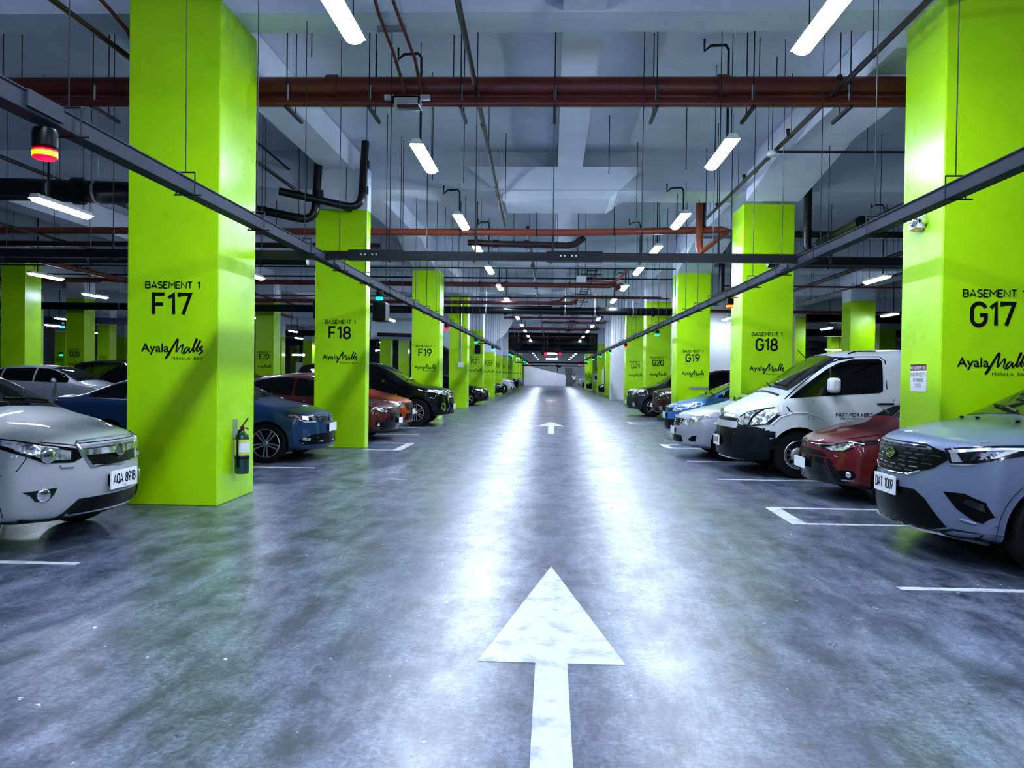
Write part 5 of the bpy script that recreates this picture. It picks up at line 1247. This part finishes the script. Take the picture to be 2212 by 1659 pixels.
# ---- silver blue SUV, front right
def bluegrey_suv():
    sh = suv(4.58, 1.92, 1.68, nose=0.98, hood=1.10, zb=0.22, cowl=1.12, roof=2.0, bow=0.46, prof=[(0.2,0.10),(0.36,0.0),(0.62,0.0),(0.80,0.03),(0.98,0.06),(1.2,0.12)])
    c = Car('car', 'silver blue SUV with a dashed oval grille parked at front right before column G17', 'car', 2.93, 6.62, False, sh, P['bluegrey'], (0.93, 3.65), 0.36, 0.415)
    c.wheels(('double', 5), rim_r=0.24)
    g = c.patch('grille', [(-0.40,0.975),(0.40,0.975),(0.57,0.935),(0.60,0.87),(0.50,0.79),(0.28,0.715),(-0.28,0.715),(-0.50,0.79),(-0.60,0.87),(-0.57,0.935)], 'front', M['black'], 0.008)
    for i, z in enumerate((0.955,0.92,0.885,0.85,0.815,0.78,0.745)):
        hw = [0.42,0.53,0.55,0.54,0.49,0.42,0.33][i]; y = -hw + (0.05 if i % 2 else 0)
        while y < hw - 0.05:
            if abs(y+0.045) > 0.12 or abs(z-0.868) > 0.06: c.strip([(y,z),(y+0.045,z+0.002),(y+0.09,z)], 'front', 0.008, M['lamp_dark'] if i % 2 else M['tray_dark'], 'grille_dash', parent=g)
            y += 0.135
    c.strip([(-0.40,0.755),(-0.28,0.715),(0,0.705),(0.28,0.715),(0.40,0.755)], 'front', 0.010, M['chrome'], 'grille_trim', parent=g)
    c.emblem('front', 0, 0.868, 0.085, 0.045, None, 'script', g)
    c.patch('headlight', [(0.565,0.955),(0.72,0.985),(0.90,1.02),(0.945,1.02),(0.925,0.955),(0.86,0.89),(0.72,0.845),(0.62,0.84),(0.60,0.88)], 'front', M['lamp_dark'], 0.006, True)
    c.patch('headlight_strip', [(0.60,0.945),(0.72,0.965),(0.915,1.0),(0.92,0.98),(0.72,0.945),(0.61,0.925)], 'front', M['silverplastic'], 0.012, True)
    c.patch('headlight_lens', [(0.615,0.925),(0.66,0.93),(0.70,0.865),(0.635,0.855)], 'front', M['silverplastic'], 0.012, True)
    for i in range(4):
        y = 0.70 + i*0.048; zz = 0.868 + i*0.013
        c.patch('chevron', [(y,zz),(y+0.018,zz+0.003),(y+0.045,zz+0.068),(y+0.022,zz+0.062)], 'front', M['chrome'], 0.013, True)
    c.strip([(0.62,0.838),(0.74,0.848),(0.87,0.895)], 'front', 0.008, M['chrome'], 'headlight_trim', True)
    c.patch('fog_recess', [(0.60,0.62),(0.74,0.625),(0.86,0.575),(0.90,0.42),(0.885,0.40),(0.80,0.425),(0.70,0.50)], 'front', M['black'], 0.006, True)
    c.patch('fog_vane', [(0.76,0.59),(0.85,0.56),(0.86,0.50),(0.74,0.55)], 'front', M['lamp_dark'], 0.012, True)
    c.strip([(0.905,0.41),(0.80,0.405),(0.72,0.42)], 'front', 0.012, P['bluegrey'], 'bumper_edge', True)
    c.patch('bumper_grille', [(-0.36,0.60),(0.36,0.60),(0.46,0.54),(0.62,0.34),(0.50,0.30),(-0.50,0.30),(-0.62,0.34),(-0.46,0.54)], 'front', M['black'], 0.006)
    c.patch('bumper_lip', [(-0.90,0.20),(-0.93,0.33),(-0.66,0.335),(-0.52,0.29),(0.52,0.29),(0.66,0.335),(0.93,0.33),(0.90,0.20)], 'front', M['trimblack'], 0.008)
    c.patch('skid_plate', [(-0.60,0.22),(-0.54,0.285),(0.54,0.285),(0.60,0.22)], 'front', M['silverplastic'], 0.03)
    c.plate(0.60, 'DAT 1009', 0.0, 0.40, 0.155)
    c.windscreen(1.12, 2.0); c.side_windows(1.35, 4.2, (2.5, 3.5)); c.mirrors(1.75, 1.14, P['bluegrey'])
    c.arch_trim(0.41, 0.465, M['trimblack'])
    c.seam([(0.42,1.015),(0.75,1.045),(1.1,1.07)])
    for x, y in ((0.95,-0.30),(0.98,-0.62),(0.95,0.30),(0.98,0.62)):
        loc, no = c.point('top', x, y); MB().sphere(loc + no*0.008, 0.018, 8, 5, (1.2,1,0.6)).build('washer_jet', M['black'], c.root)
    return c
bluegrey_suv()

# ---- wine red sedans
def red_sedan(X, Y, flip, label, paint, plate=True, lv=2):
    sh = sedan(4.41, 1.72, 1.475, nose=0.74, hood=0.94, zb=0.18, cowl=1.08, roof=2.0, bow=0.44, prof=[(0.16,0.10),(0.30,0.01),(0.5,0.0),(0.66,0.04),(0.8,0.08),(1.0,0.14)])
    c = Car('car', label, 'car', X, Y, flip, sh, paint, (0.90, 3.45), 0.31, 0.35, lv)
    c.wheels(('double', 5), rim_r=0.2)
    g = c.patch('grille', [(-0.48,0.555),(0.48,0.555),(0.40,0.61),(0.2,0.63),(-0.2,0.63),(-0.40,0.61)], 'front', M['black'], 0.008)
    c.patch('bumper_grille', [(-0.42,0.54),(0.42,0.54),(0.52,0.33),(0.62,0.245),(-0.62,0.245),(-0.52,0.33)], 'front', M['lamp_dark'], 0.006)
    c.patch('grille_surround', [(0.47,0.53),(0.52,0.53),(0.68,0.26),(0.60,0.25),(0.54,0.33)], 'front', M['trimblack'], 0.010, True)
    for z in (0.30,0.36,0.42,0.48): c.strip([(-0.46,z),(0,z),(0.46,z)], 'front', 0.008, M['black'], 'grille_bar', parent=g)
    c.strip([(-0.44,0.585),(0,0.60),(0.44,0.585)], 'front', 0.008, M['tray'], 'grille_bar', parent=g)
    c.patch('headlight', [(0.34,0.665),(0.50,0.615),(0.66,0.63),(0.80,0.735),(0.835,0.80),(0.70,0.765),(0.50,0.705),(0.16,0.70),(0.16,0.685)], 'front', M['lamp_dark'], 0.006, True)
    c.patch('headlight_lens', [(0.42,0.66),(0.52,0.63),(0.645,0.645),(0.77,0.735),(0.70,0.748),(0.52,0.69)], 'front', M['lamp_lens'], 0.011, True)
    c.strip([(0.16,0.695),(0.34,0.695),(0.52,0.712),(0.74,0.765)], 'front', 0.007, M['chrome'], 'headlight_trim', True)
    c.emblem('front', 0, 0.70, 0.07, 0.05, None, 'toyo')
    c.patch('fog_recess', [(0.60,0.40),(0.76,0.42),(0.78,0.36),(0.74,0.31),(0.66,0.31)], 'front', M['black'], 0.006, True); c.fog(0.72, 0.365, 0.035)
    c.strip([(0.64,0.295),(0.76,0.30)], 'front', 0.008, M['chrome'], 'fog_trim', True)
    if plate: c.plate(0.44, '', 0.0, 0.38, 0.13, out=0.04)
    c.windscreen(1.08, 2.0); c.side_windows(1.3, 3.85, (2.2, 3.1)); c.mirrors(1.6, 0.98, paint); c.handle(2.0, 0.86, paint); c.handle(2.95, 0.88, paint)
    c.seam([(0.35,0.78),(0.7,0.86),(1.05,0.91)]); c.seam([(1.28,0.30),(1.25,0.6),(1.32,0.92)])
    return c
red_sedan(3.22, 9.72, False, 'wine red sedan parked between the white van and column G17', P['wine'])
red_sedan(-3.42, 17.3, True, 'dark red sedan whose nose shows just right of column F18', P['darkred'])

# ---- white van
def white_van():
    L, W, H = 5.3, 1.94, 1.99
    top = [(0,0.98),(0.06,1.05),(0.3,1.16),(0.62,1.27),(0.74,1.31),(1.15,1.62),(1.52,1.885),(1.75,1.94),(2.3,1.985),(3.5,1.99),(4.9,1.96),(5.2,1.85),(5.3,1.6)]
    belt = [(0,0.90),(0.1,0.95),(0.4,1.05),(0.74,1.14),(1.2,1.18),(1.75,1.24),(2.3,1.28),(3.5,1.30),(5.0,1.28),(5.3,1.2)]
    wr = [(0,.74),(0.74,.80),(1.15,.79),(1.55,.77),(2.5,.78),(5.3,.78)]
    width = [(0,.92),(0.3,.97),(0.8,1.0),(4.6,1.0),(5.1,.98),(5.3,.95)]
    zb = [(0,0.25),(0.3,0.22),(0.9,0.24),(4.5,0.26),(5.3,0.36)]
    sh = CarShape(L, W, zb, belt, top, wr, width, bow=0.36, rear_bow=0.08, prof=[(0.2,0.06),(0.35,0.0),(0.6,0.0),(0.8,0.04),(1.0,0.10),(1.2,0.16)], pw=2.6, tumble=0.97, roof_crown=0.10)
    c = Car('van', 'white commuter van with a black bumper parked before column G18', 'van', 2.72, 12.32, False, sh, P['white'], (1.0, 4.2), 0.355, 0.42)
    c.wheels(('steel', 12), rim_r=0.215, inset=0.035)
    c.paint_region(lambda q: q.z < 0.73 and q.x < 0.66 and not (q.x > 0.57 and q.z > 0.60), M['trimblack'])
    bp = c.patch('bumper', [(-0.95,0.22),(0.95,0.22),(0.95,0.70),(0.86,0.74),(0.70,0.73),(0.60,0.70),(0.52,0.40),(-0.52,0.40),(-0.60,0.70),(-0.70,0.73),(-0.86,0.74),(-0.95,0.70)], 'front', M['trimblack'], 0.012)
    c.patch('bumper_cladding', [(0.12,0.215),(0.62,0.225),(0.587,0.36),(0.605,0.49),(0.50,0.66),(0.46,0.745),(0.38,0.765),(0.14,0.755)], 'left', M['trimblack'], 0.014, True)
    c.patch('bumper_insert', [(-0.52,0.26),(0.52,0.26),(0.56,0.47),(-0.56,0.47)], 'front', M['black'], 0.008)
    g = c.patch('grille', [(-0.58,0.50),(0.58,0.50),(0.60,0.71),(-0.60,0.71)], 'front', M['black'], 0.008)
    for z in (0.525,0.565,0.605,0.645,0.685): c.strip([(-0.57,z),(0,z),(0.57,z)], 'front', 0.011, M['tray_dark'], 'grille_bar', parent=g)
    c.patch('chrome_bar', [(-0.60,0.725),(0.60,0.725),(0.62,0.80),(0.3,0.815),(-0.3,0.815),(-0.62,0.80)], 'front', M['silverplastic'], 0.016)
    c.patch('slot_grille', [(-0.55,0.825),(0.55,0.825),(0.58,0.875),(-0.58,0.875)], 'front', M['black'], 0.008)
    c.patch('chrome_panel', [(-0.50,0.89),(0.50,0.89),(0.46,0.99),(-0.46,0.99)], 'front', M['silverplastic'], 0.012)
    c.emblem('front', 0, 0.945, 0.10, 0.07, None, 'toyo')
    c.patch('skid_plate', [(-0.55,0.225),(0.55,0.225),(0.55,0.26),(-0.55,0.26)], 'front', M['silverplastic'], 0.022)
    for z in (0.30,0.34,0.38): c.strip([(-0.5,z),(0,z),(0.5,z)], 'front', 0.008, M['tray_dark'], 'grille_bar')
    hl = [(0.56,0.775),(0.70,0.755),(0.86,0.77),(0.93,0.80),(0.955,0.99),(0.94,1.075),(0.86,1.06),(0.72,0.99),(0.60,0.90)]
    c.patch('headlight', hl, 'front', M['lamp_dark'], 0.006, True)
    c.patch('headlight_lens', [(0.60,0.79),(0.72,0.775),(0.86,0.79),(0.915,0.815),(0.94,0.98),(0.93,1.05),(0.86,1.03),(0.72,0.965),(0.63,0.885)], 'front', M['lamp_lens'], 0.012, True)
    c.patch('lamp_divider', [(0.805,0.785),(0.83,0.785),(0.85,1.03),(0.825,1.02)], 'front', M['black'], 0.016, True)
    c.plate(0.50, 'CAX 4191', 0.0, 0.38, 0.16, out=0.03)
    c.windscreen(0.78, 1.55, 0.02); c.strip([(-0.72,1.24),(-0.4,1.275),(0,1.29),(0.4,1.275),(0.72,1.24)], 'front', 0.02, M['black'], 'cowl_panel')
    # front door glass: long wedge with a quarter light
    c.patch('side_window', [(0.86,1.20),(1.45,1.25),(2.18,1.30),(2.23,1.33),(2.27,1.78),(2.24,1.81),(1.85,1.80),(1.62,1.735),(1.45,1.645),(1.25,1.50),(1.0,1.31)], 'left', M['glass'], 0.006, True)
    c.strip([(1.47,1.26),(1.49,1.45),(1.50,1.655)], 'left', 0.012, M['trimblack'], 'window_divider', True, out=0.008)
    c.patch('side_window', [(2.64,1.34),(3.6,1.35),(3.6,1.78),(2.70,1.78),(2.62,1.70)], 'left', M['glass'], 0.006, True)
    c.patch('side_window', [(3.7,1.31),(4.9,1.31),(4.9,1.70),(3.7,1.72)], 'left', M['glass'], 0.006, True)
    c.strip([(0.80,1.19),(1.0,1.36),(1.25,1.56),(1.45,1.70),(1.66,1.80),(1.9,1.84),(2.26,1.845),(2.32,1.78),(2.29,1.36)], 'left', 0.008, M['black'], 'window_seal', True)
    c.seam([(1.20,1.17),(1.21,0.9),(1.24,0.62)]); c.seam([(2.36,1.80),(2.38,1.2),(2.38,0.45)])
    c.strip([(0.60,0.80),(0.72,0.92),(0.92,0.985),(1.1,0.985),(1.3,0.93),(1.42,0.84)], 'left', 0.02, P['white'], 'arch_swage', True, out=-0.008)
    c.handle(2.26, 1.14, M['black'], 0.24)
    for k in (-1, 1):
        loc, no = c.point('left' if k < 0 else 'right', 1.42, 1.25)
        o = MB().box((-0.08,-0.105,-0.11),(0.08,0.105,0.11)).build('side_mirror', P['white'], c.root, loc=(1.44, loc.y+k*0.19, 1.41), bevel=0.05)
        MB().box((0.075,-0.08,-0.085),(0.085,0.08,0.085)).build('mirror_glass', M['glass'], o, angle=0)
        MB().tube([(0.05,-k*0.22,-0.10),(0.0,-k*0.02,-0.12)], 0.03, 6).build('mirror_arm', M['black'], o)
    # door lettering, both sides
    for k, vw in ((-1, 'left'), (1, 'right')):
        t = MB()
        def fn(u, v):
            loc, no = c.point(vw, 1.80 - k*u*1.0 if False else (1.80 + u if k < 0 else 1.80 - u), v); return loc + no*0.003
        put_text(t, 'NOT FOR HIRE', fn, 0, 0.945, 0.055, 0.54, bold=0.03); put_text(t, 'EMPLOYEES ONLY', fn, -0.02, 0.90, 0.028, 0.36, bold=0.01)
        t.build('door_lettering', M['ink'], c.root, angle=0)
    t = MB(); put_text(t, 'C A X', lambda u, v: (lambda q: q[0]+q[1]*0.003)(c.point('front', 0.2-u, v)), 0, 1.09, 0.04, 0.22); t.build('hood_lettering', M['ink_grey'], c.root, angle=0)
    loc, no = c.point('top', 1.62, 0.62); MB().tube([loc, loc+Vector((-0.16,0,0.17))], 0.007, 6).build('antenna', M['black'], c.root)
    loc, no = c.point('top', 1.95, -0.55); MB().tube([loc+Vector((-.1,0,0.0)), loc+Vector((0.02,0,0.04)), loc+Vector((0.32,0,0.045))], 0.012, 6).build('antenna', M['black'], c.root)
    return c
white_van()

# ---- silver sedan before G18
def silver_sedan():
    sh = sedan(4.54, 1.76, 1.47, nose=0.76, hood=0.97, zb=0.19, cowl=1.12, roof=2.05, bow=0.44, prof=[(0.16,0.08),(0.30,0.0),(0.5,0.0),(0.68,0.04),(0.8,0.08),(1.0,0.14)])
    c = Car('car', 'silver sedan parked just beyond the white van', 'car', 2.33, 14.5, False, sh, P['silver'], (0.92, 3.52), 0.32, 0.36)
    c.wheels(('single', 7), rim_r=0.205)
    g = c.patch('grille', [(-0.40,0.73),(0.40,0.73),(0.34,0.62),(0.26,0.59),(-0.26,0.59),(-0.34,0.62)], 'front', M['black'], 0.006)
    for z in (0.625,0.665,0.70): c.strip([(-0.34,z),(0,z),(0.34,z)], 'front', 0.010, M['silverplastic'], 'grille_bar', parent=g)
    c.patch('headlight', [(0.44,0.64),(0.52,0.62),(0.66,0.655),(0.83,0.79),(0.84,0.835),(0.70,0.815),(0.54,0.755),(0.46,0.70)], 'front', M['silverplastic'], 0.006, True)
    c.patch('headlight_lens', [(0.47,0.655),(0.53,0.635),(0.65,0.67),(0.80,0.79),(0.70,0.80),(0.55,0.74),(0.48,0.695)], 'front', M['lamp_lens'], 0.010, True)
    c.patch('bumper_grille', [(-0.40,0.42),(0.40,0.42),(0.44,0.30),(-0.44,0.30)], 'front', M['black'], 0.006)
    c.patch('fog_recess', [(0.58,0.36),(0.66,0.43),(0.74,0.44),(0.72,0.33),(0.62,0.325)], 'front', M['black'], 0.006, True)
    c.emblem('front', 0, 0.765, 0.06, 0.042, None, 'toyo'); c.plate(0.50, '', 0.0, 0.38, 0.13)
    c.windscreen(1.12, 2.05); c.side_windows(1.35, 3.95, (2.25, 3.15)); c.mirrors(1.6, 1.02, P['silver'])
    return c
silver_sedan()

# ---- bright blue hatchback
def blue_hatch():
    sh = sedan(4.0, 1.70, 1.52, nose=0.80, hood=0.99, zb=0.18, cowl=0.95, roof=1.95, bow=0.38, hatch=True, prof=[(0.16,0.10),(0.30,0.0),(0.5,0.0),(0.7,0.04),(0.85,0.10),(1.0,0.14)])
    c = Car('car', 'bright blue hatchback with a teal plate parked before column G19', 'car', 2.74, 18.4, False, sh, P['brightblue'], (0.85, 3.3), 0.30, 0.345)
    c.wheels(('single', 7), rim_r=0.2)
    c.patch('headlight', [(0.42,0.70),(0.62,0.69),(0.80,0.80),(0.82,0.90),(0.66,0.87),(0.46,0.78)], 'front', M['lamp_lens'], 0.008, True)
    c.patch('grille', [(-0.40,0.75),(0.40,0.75),(0.38,0.68),(-0.38,0.68)], 'front', M['black'], 0.006)
    c.patch('bumper_grille', [(-0.55,0.50),(0.55,0.50),(0.60,0.28),(-0.60,0.28)], 'front', M['black'], 0.006)
    c.patch('fog_recess', [(0.62,0.52),(0.74,0.56),(0.74,0.38),(0.64,0.36)], 'front', M['black'], 0.006, True)
    c.strip([(-0.7,0.21),(0,0.20),(0.7,0.21)], 'front', 0.02, M['silverplastic'], 'lip')
    c.emblem('front', 0, 0.79, 0.05, 0.045, None, 'solid'); c.plate(0.59, '', 0.0, 0.42, 0.15, M['plate_teal'])
    c.windscreen(0.95, 1.95); c.side_windows(1.15, 3.6, (2.1, 2.95)); c.mirrors(1.45, 1.05, P['brightblue'])
    loc, no = c.point('top', 2.0, 0); MB().tube([loc, loc+Vector((0.12,0,0.16))], 0.006, 6).build('antenna', M['black'], c.root)
    return c
blue_hatch()

def generic(name, label, X, Y, flip, kind, paint, L=4.4, W=1.76, H=1.5, nose=None, plate='', rim=('single', 5), chrome=False, lv=1, cat='car', detail=True, rear=False):
    big = kind == 'suv'
    nose = nose or (0.98 if big else 0.76)
    sh = suv(L, W, H, nose=nose, hood=nose+0.16) if big else sedan(L, W, H, nose=nose, hood=nose+0.21, hatch=(kind == 'hatch'))
    rt = 0.365 if big else 0.315
    c = Car(name, label, cat, X, Y, flip, sh, paint, (0.92, L-0.95), rt, rt+0.045, lv)
    c.wheels(rim, rim_r=rt*0.65)
    hl = nose - 0.05
    hz = [(0.50,hl-0.10),(0.70,hl-0.09),(W/2-0.06,hl+0.02),(W/2-0.05,hl+0.09),(0.66,hl+0.04),(0.50,hl-0.01)]
    c.patch('headlight', hz, 'front', M['lamp_lens'], 0.008, True)
    g = c.patch('grille', [(-0.44,hl),(0.44,hl),(0.40,hl-0.17),(-0.40,hl-0.17)], 'front', M['black'], 0.006)
    for i in range(3):
        z = hl - 0.03 - i*0.05; c.strip([(-0.42,z),(0,z),(0.42,z)], 'front', 0.012 if chrome else 0.008, M['chrome'] if chrome else M['tray'], 'grille_bar', parent=g)
    c.patch('bumper_grille', [(-0.45,0.48),(0.45,0.48),(0.52,0.32),(-0.52,0.32)], 'front', M['black'], 0.006)
    c.patch('fog_recess', [(0.60,0.50),(0.76,0.52),(0.76,0.38),(0.64,0.37)], 'front', M['lamp_dark'] if not chrome else M['chrome'], 0.006, True)
    c.plate(0.52, plate, 0.0, 0.38, 0.13)
    if big: c.windscreen(1.2, 2.05); c.side_windows(1.42, L-0.35, (2.45, 3.45)); c.mirrors(1.75, nose+0.2, paint)
    elif kind == 'hatch': c.windscreen(1.15, 2.05); c.side_windows(1.35, L-0.4, (2.25, 3.1)); c.mirrors(1.6, nose+0.25, paint)
    else: c.windscreen(1.15, 2.05); c.side_windows(1.35, L-0.6, (2.25, 3.15)); c.mirrors(1.6, nose+0.25, paint)
    return c

# ---- blue sedan left with five double spoke wheels
def blue_sedan():
    sh = sedan(4.68, 1.78, 1.45, nose=0.78, hood=0.96, zb=0.17, cowl=1.15, roof=2.05, bow=0.42, tail=1.06, prof=[(0.14,0.06),(0.26,-0.02),(0.5,0.0),(0.7,0.03),(0.82,0.07),(1.0,0.14)])
    c = Car('car', 'deep blue sedan with bright five spoke wheels between columns F17 and F18', 'car', -3.78, 13.25, True, sh, P['blue'], (0.86, 3.52), 0.325, 0.365)
    c.wheels(('double', 5), rim_r=0.235, inset=0.01)
    g = c.patch('grille', [(-0.42,0.775),(0.42,0.775),(0.44,0.735),(0.38,0.66),(-0.38,0.66),(-0.44,0.735)], 'front', M['black'], 0.006)
    for z in (0.68,0.715,0.75): c.strip([(-0.41,z),(0,z),(0.41,z)], 'front', 0.011, M['chrome'], 'grille_bar', parent=g)
    c.emblem('front', 0, 0.715, 0.065, 0.065, None, 'vee', g)
    c.patch('headlight', [(0.445,0.765),(0.60,0.785),(0.79,0.81),(0.80,0.78),(0.76,0.715),(0.69,0.665),(0.50,0.655)], 'front', M['lamp_dark'], 0.006, True)
    c.patch('headlight_lens', [(0.48,0.69),(0.56,0.69),(0.56,0.745),(0.48,0.74)], 'front', M['lamp_lens'], 0.012, True)
    c.patch('headlight_lens', [(0.62,0.70),(0.71,0.715),(0.70,0.765),(0.62,0.755)], 'front', M['chrome'], 0.012, True)
    c.patch('indicator_lens', [(0.725,0.705),(0.755,0.73),(0.79,0.795),(0.75,0.785)], 'front', M['amber'], 0.013, True)
    c.strip([(0.48,0.662),(0.69,0.672),(0.75,0.71),(0.80,0.785)], 'front', 0.010, M['silverplastic'], 'headlight_trim', True)
    c.patch('bumper_grille', [(-0.42,0.47),(0.42,0.47),(0.56,0.46),(0.80,0.38),(0.74,0.30),(0.40,0.29),(-0.40,0.29),(-0.74,0.30),(-0.80,0.38),(-0.56,0.46)], 'front', M['black'], 0.006)
    c.strip([(-0.76,0.325),(-0.4,0.335),(0,0.34),(0.4,0.335),(0.76,0.325)], 'front', 0.010, M['chrome'], 'bumper_trim'); c.strip([(-0.5,0.40),(0,0.40),(0.5,0.40)], 'front', 0.012, M['tray_dark'], 'grille_bar')
    c.patch('fog_lamp', [(0.62,0.40),(0.76,0.42),(0.74,0.36),(0.63,0.355)], 'front', M['lamp_lens'], 0.012, True)
    c.plate(0.56, '', 0.0, 0.40, 0.14)
    c.windscreen(1.15, 2.05); c.side_windows(1.38, 4.0, (2.3, 3.2)); c.mirrors(1.65, 1.03, P['blue']); c.handle(2.15, 0.90, P['blue']); c.handle(3.1, 0.93, P['blue'])
    c.strip([(1.4,0.965),(2.3,0.99),(3.2,1.01),(3.9,1.03)], 'left', 0.010, M['chrome'], 'window_trim', True)
    c.patch('tail_light', [(0.40,0.93),(0.70,0.94),(0.80,0.92),(0.80,0.80),(0.70,0.78),(0.42,0.82)], 'rear', M['tail'], 0.008, True)
    c.patch('tail_light', [(4.40,0.94),(4.58,0.93),(4.60,0.80),(4.46,0.80)], 'left', M['tail'], 0.010, True)
    c.seam([(1.30,0.30),(1.27,0.6),(1.34,0.95)]); c.seam([(2.32,0.28),(2.32,0.95)])
    return c
blue_sedan()

# ---- black SUV on the left
def black_suv():
    sh = suv(4.78, 1.86, 1.83, nose=1.0, hood=1.14, zb=0.30, cowl=1.25, roof=2.15, bow=0.40)
    c = Car('car', 'black SUV with chrome lamps parked before column F19', 'car', -2.82, 22.3, True, sh, P['black'], (0.98, 3.72), 0.395, 0.45)
    c.wheels(('double', 6), rim_r=0.235, inset=0.01)
    c.patch('headlight', [(0.42,0.94),(0.55,0.885),(0.78,0.93),(0.90,1.0),(0.90,1.045),(0.66,1.02),(0.44,0.99)], 'front', M['lamp_lens'], 0.008, True)
    g = c.patch('grille', [(-0.40,0.98),(0.40,0.98),(0.46,0.72),(0.36,0.62),(-0.36,0.62),(-0.46,0.72)], 'front', M['black'], 0.006)
    for z in (0.93,0.88,0.83): c.strip([(-0.38,z),(0,z),(0.38,z)], 'front', 0.018, M['chrome'], 'grille_bar', parent=g)
    c.strip([(0.40,0.98),(0.47,0.72),(0.42,0.55),(0.56,0.42)], 'front', 0.02, M['chrome'], 'chrome_edge', True)
    c.patch('fog_surround', [(0.62,0.66),(0.74,0.68),(0.76,0.50),(0.66,0.44),(0.60,0.50)], 'front', M['chrome'], 0.010, True)
    c.patch('fog_recess', [(0.655,0.62),(0.715,0.63),(0.72,0.54),(0.66,0.50)], 'front', M['black'], 0.016, True)
    c.patch('bumper_lip', [(-0.88,0.30),(-0.88,0.40),(-0.5,0.42),(0.5,0.42),(0.88,0.40),(0.88,0.30)], 'front', M['trimblack'], 0.012)
    c.plate(0.56, '', 0.0, 0.40, 0.15); c.windscreen(1.25, 2.15); c.side_windows(1.5, 4.4, (2.55, 3.5)); c.mirrors(1.9, 1.2, P['black'])
    c.arch_trim(0.45, 0.51, M['black'])
    return c
black_suv()
generic('car', 'bright orange hatchback whose nose shows between the dark red sedan and black SUV', -3.55, 19.75, True, 'hatch', P['orange'], 4.3, 1.74, 1.5, nose=0.78)
# ---- right row beyond the blue hatchback
generic('car', 'maroon SUV with bright grille bars seen left of column G19', 3.5, 26.3, False, 'suv', P['maroon'], 4.7, 1.85, 1.8, nose=0.98, chrome=True)
generic('car', 'charcoal SUV with chrome grille, farthest of the right hand row before G20', 2.9, 29.2, False, 'suv', P['charcoal'], 4.7, 1.85, 1.78, nose=0.95, chrome=True)
generic('car', 'black SUV whose roof shows behind the blue hatchback', 4.7, 21.2, False, 'suv', P['black'], 4.7, 1.85, 1.72)
# ---- far left bays
generic('car', 'silver crossover with dark windows in the far left bays', -12.7, 23.0, True, 'suv', P['silver'], 4.3, 1.78, 1.62, nose=0.9, lv=2)
generic('car', 'dark car roof at the left edge beyond the silver crossover', -21.0, 34.0, True, 'suv', P['charcoal'], 4.5, 1.8, 1.75)
generic('car', 'black car roof just left of column F17 in the far bays', -12.8, 27.6, True, 'suv', P['black'], 4.6, 1.85, 1.85)
generic('car', 'dark green tinted car roof between F17 and F18', -11.0, 31.5, True, 'suv', P['charcoal'], 4.6, 1.85, 1.85)
generic('car', 'black hatchback parked beyond the third left column before F22', -3.0, 37.0, True, 'hatch', P['black'], 4.2, 1.74, 1.5, rim=('single', 5))
generic('car', 'small dark car peeking past column F22', -3.25, 53.5, True, 'hatch', P['black'], 4.2, 1.74, 1.55)
generic('car', 'small white car peeking past column F23', -2.9, 61.0, True, 'suv', P['white'], 4.4, 1.8, 1.7)
generic('car', 'tiny black car peeking past column F25', -3.2, 77.0, True, 'suv', P['black'], 4.4, 1.8, 1.7)
generic('car', 'tiny silver car farthest on the left of the lane', -3.0, 85.0, True, 'suv', P['silver'], 4.4, 1.8, 1.7)
generic('car', 'tiny white SUV far on the right of the lane', 3.3, 93.5, False, 'suv', P['white'], 4.4, 1.8, 1.75)
generic('car', 'tiny black car far on the right beside the white SUV', 3.5, 76.0, False, 'hatch', P['black'], 4.4, 1.8, 1.55)
generic('car', 'small black car nosing out behind the far right columns', 3.7, 59.8, False, 'hatch', P['black'], 4.4, 1.8, 1.55)
# ================================================================== CAMERA, VIEW
cd = bpy.data.cameras.new('camera'); cam = bpy.data.objects.new('camera', cd); COL.objects.link(cam)
cd.sensor_fit = 'HORIZONTAL'; cd.sensor_width = 36.0; cd.lens = 36.0*1640/2212
yaw, pitch, roll = math.atan(60/1640), math.atan(19.6/1640), 0.0135
cam.matrix_world = Matrix.Translation((0, 0, 1.5)) @ Matrix.Rotation(yaw, 4, 'Z') @ Matrix.Rotation(pi/2 - pitch, 4, 'X') @ Matrix.Rotation(roll, 4, 'Z')
cd.shift_x = -24/2212
cd.clip_start = 0.05; cd.clip_end = 300
scene.camera = cam
w = bpy.data.worlds.new('world'); scene.world = w; w.use_nodes = True
w.node_tree.nodes['Background'].inputs['Color'].default_value = (0.5, 0.6, 0.8, 1); w.node_tree.nodes['Background'].inputs['Strength'].default_value = 0.0
vs = scene.view_settings
scene.display_settings.display_device = 'sRGB'
vs.view_transform = 'Standard'; vs.look = 'None'; vs.exposure = 1.75; vs.gamma = 1.0; vs.use_curve_mapping = False
c = scene.cycles
c.use_denoising = True; c.max_bounces = 7; c.diffuse_bounces = 3; c.glossy_bounces = 4; c.transmission_bounces = 2
c.sample_clamp_indirect = 4.0; c.caustics_reflective = False; c.caustics_refractive = False; c.use_light_tree = True; c.use_adaptive_sampling = True; c.adaptive_threshold = 0.03
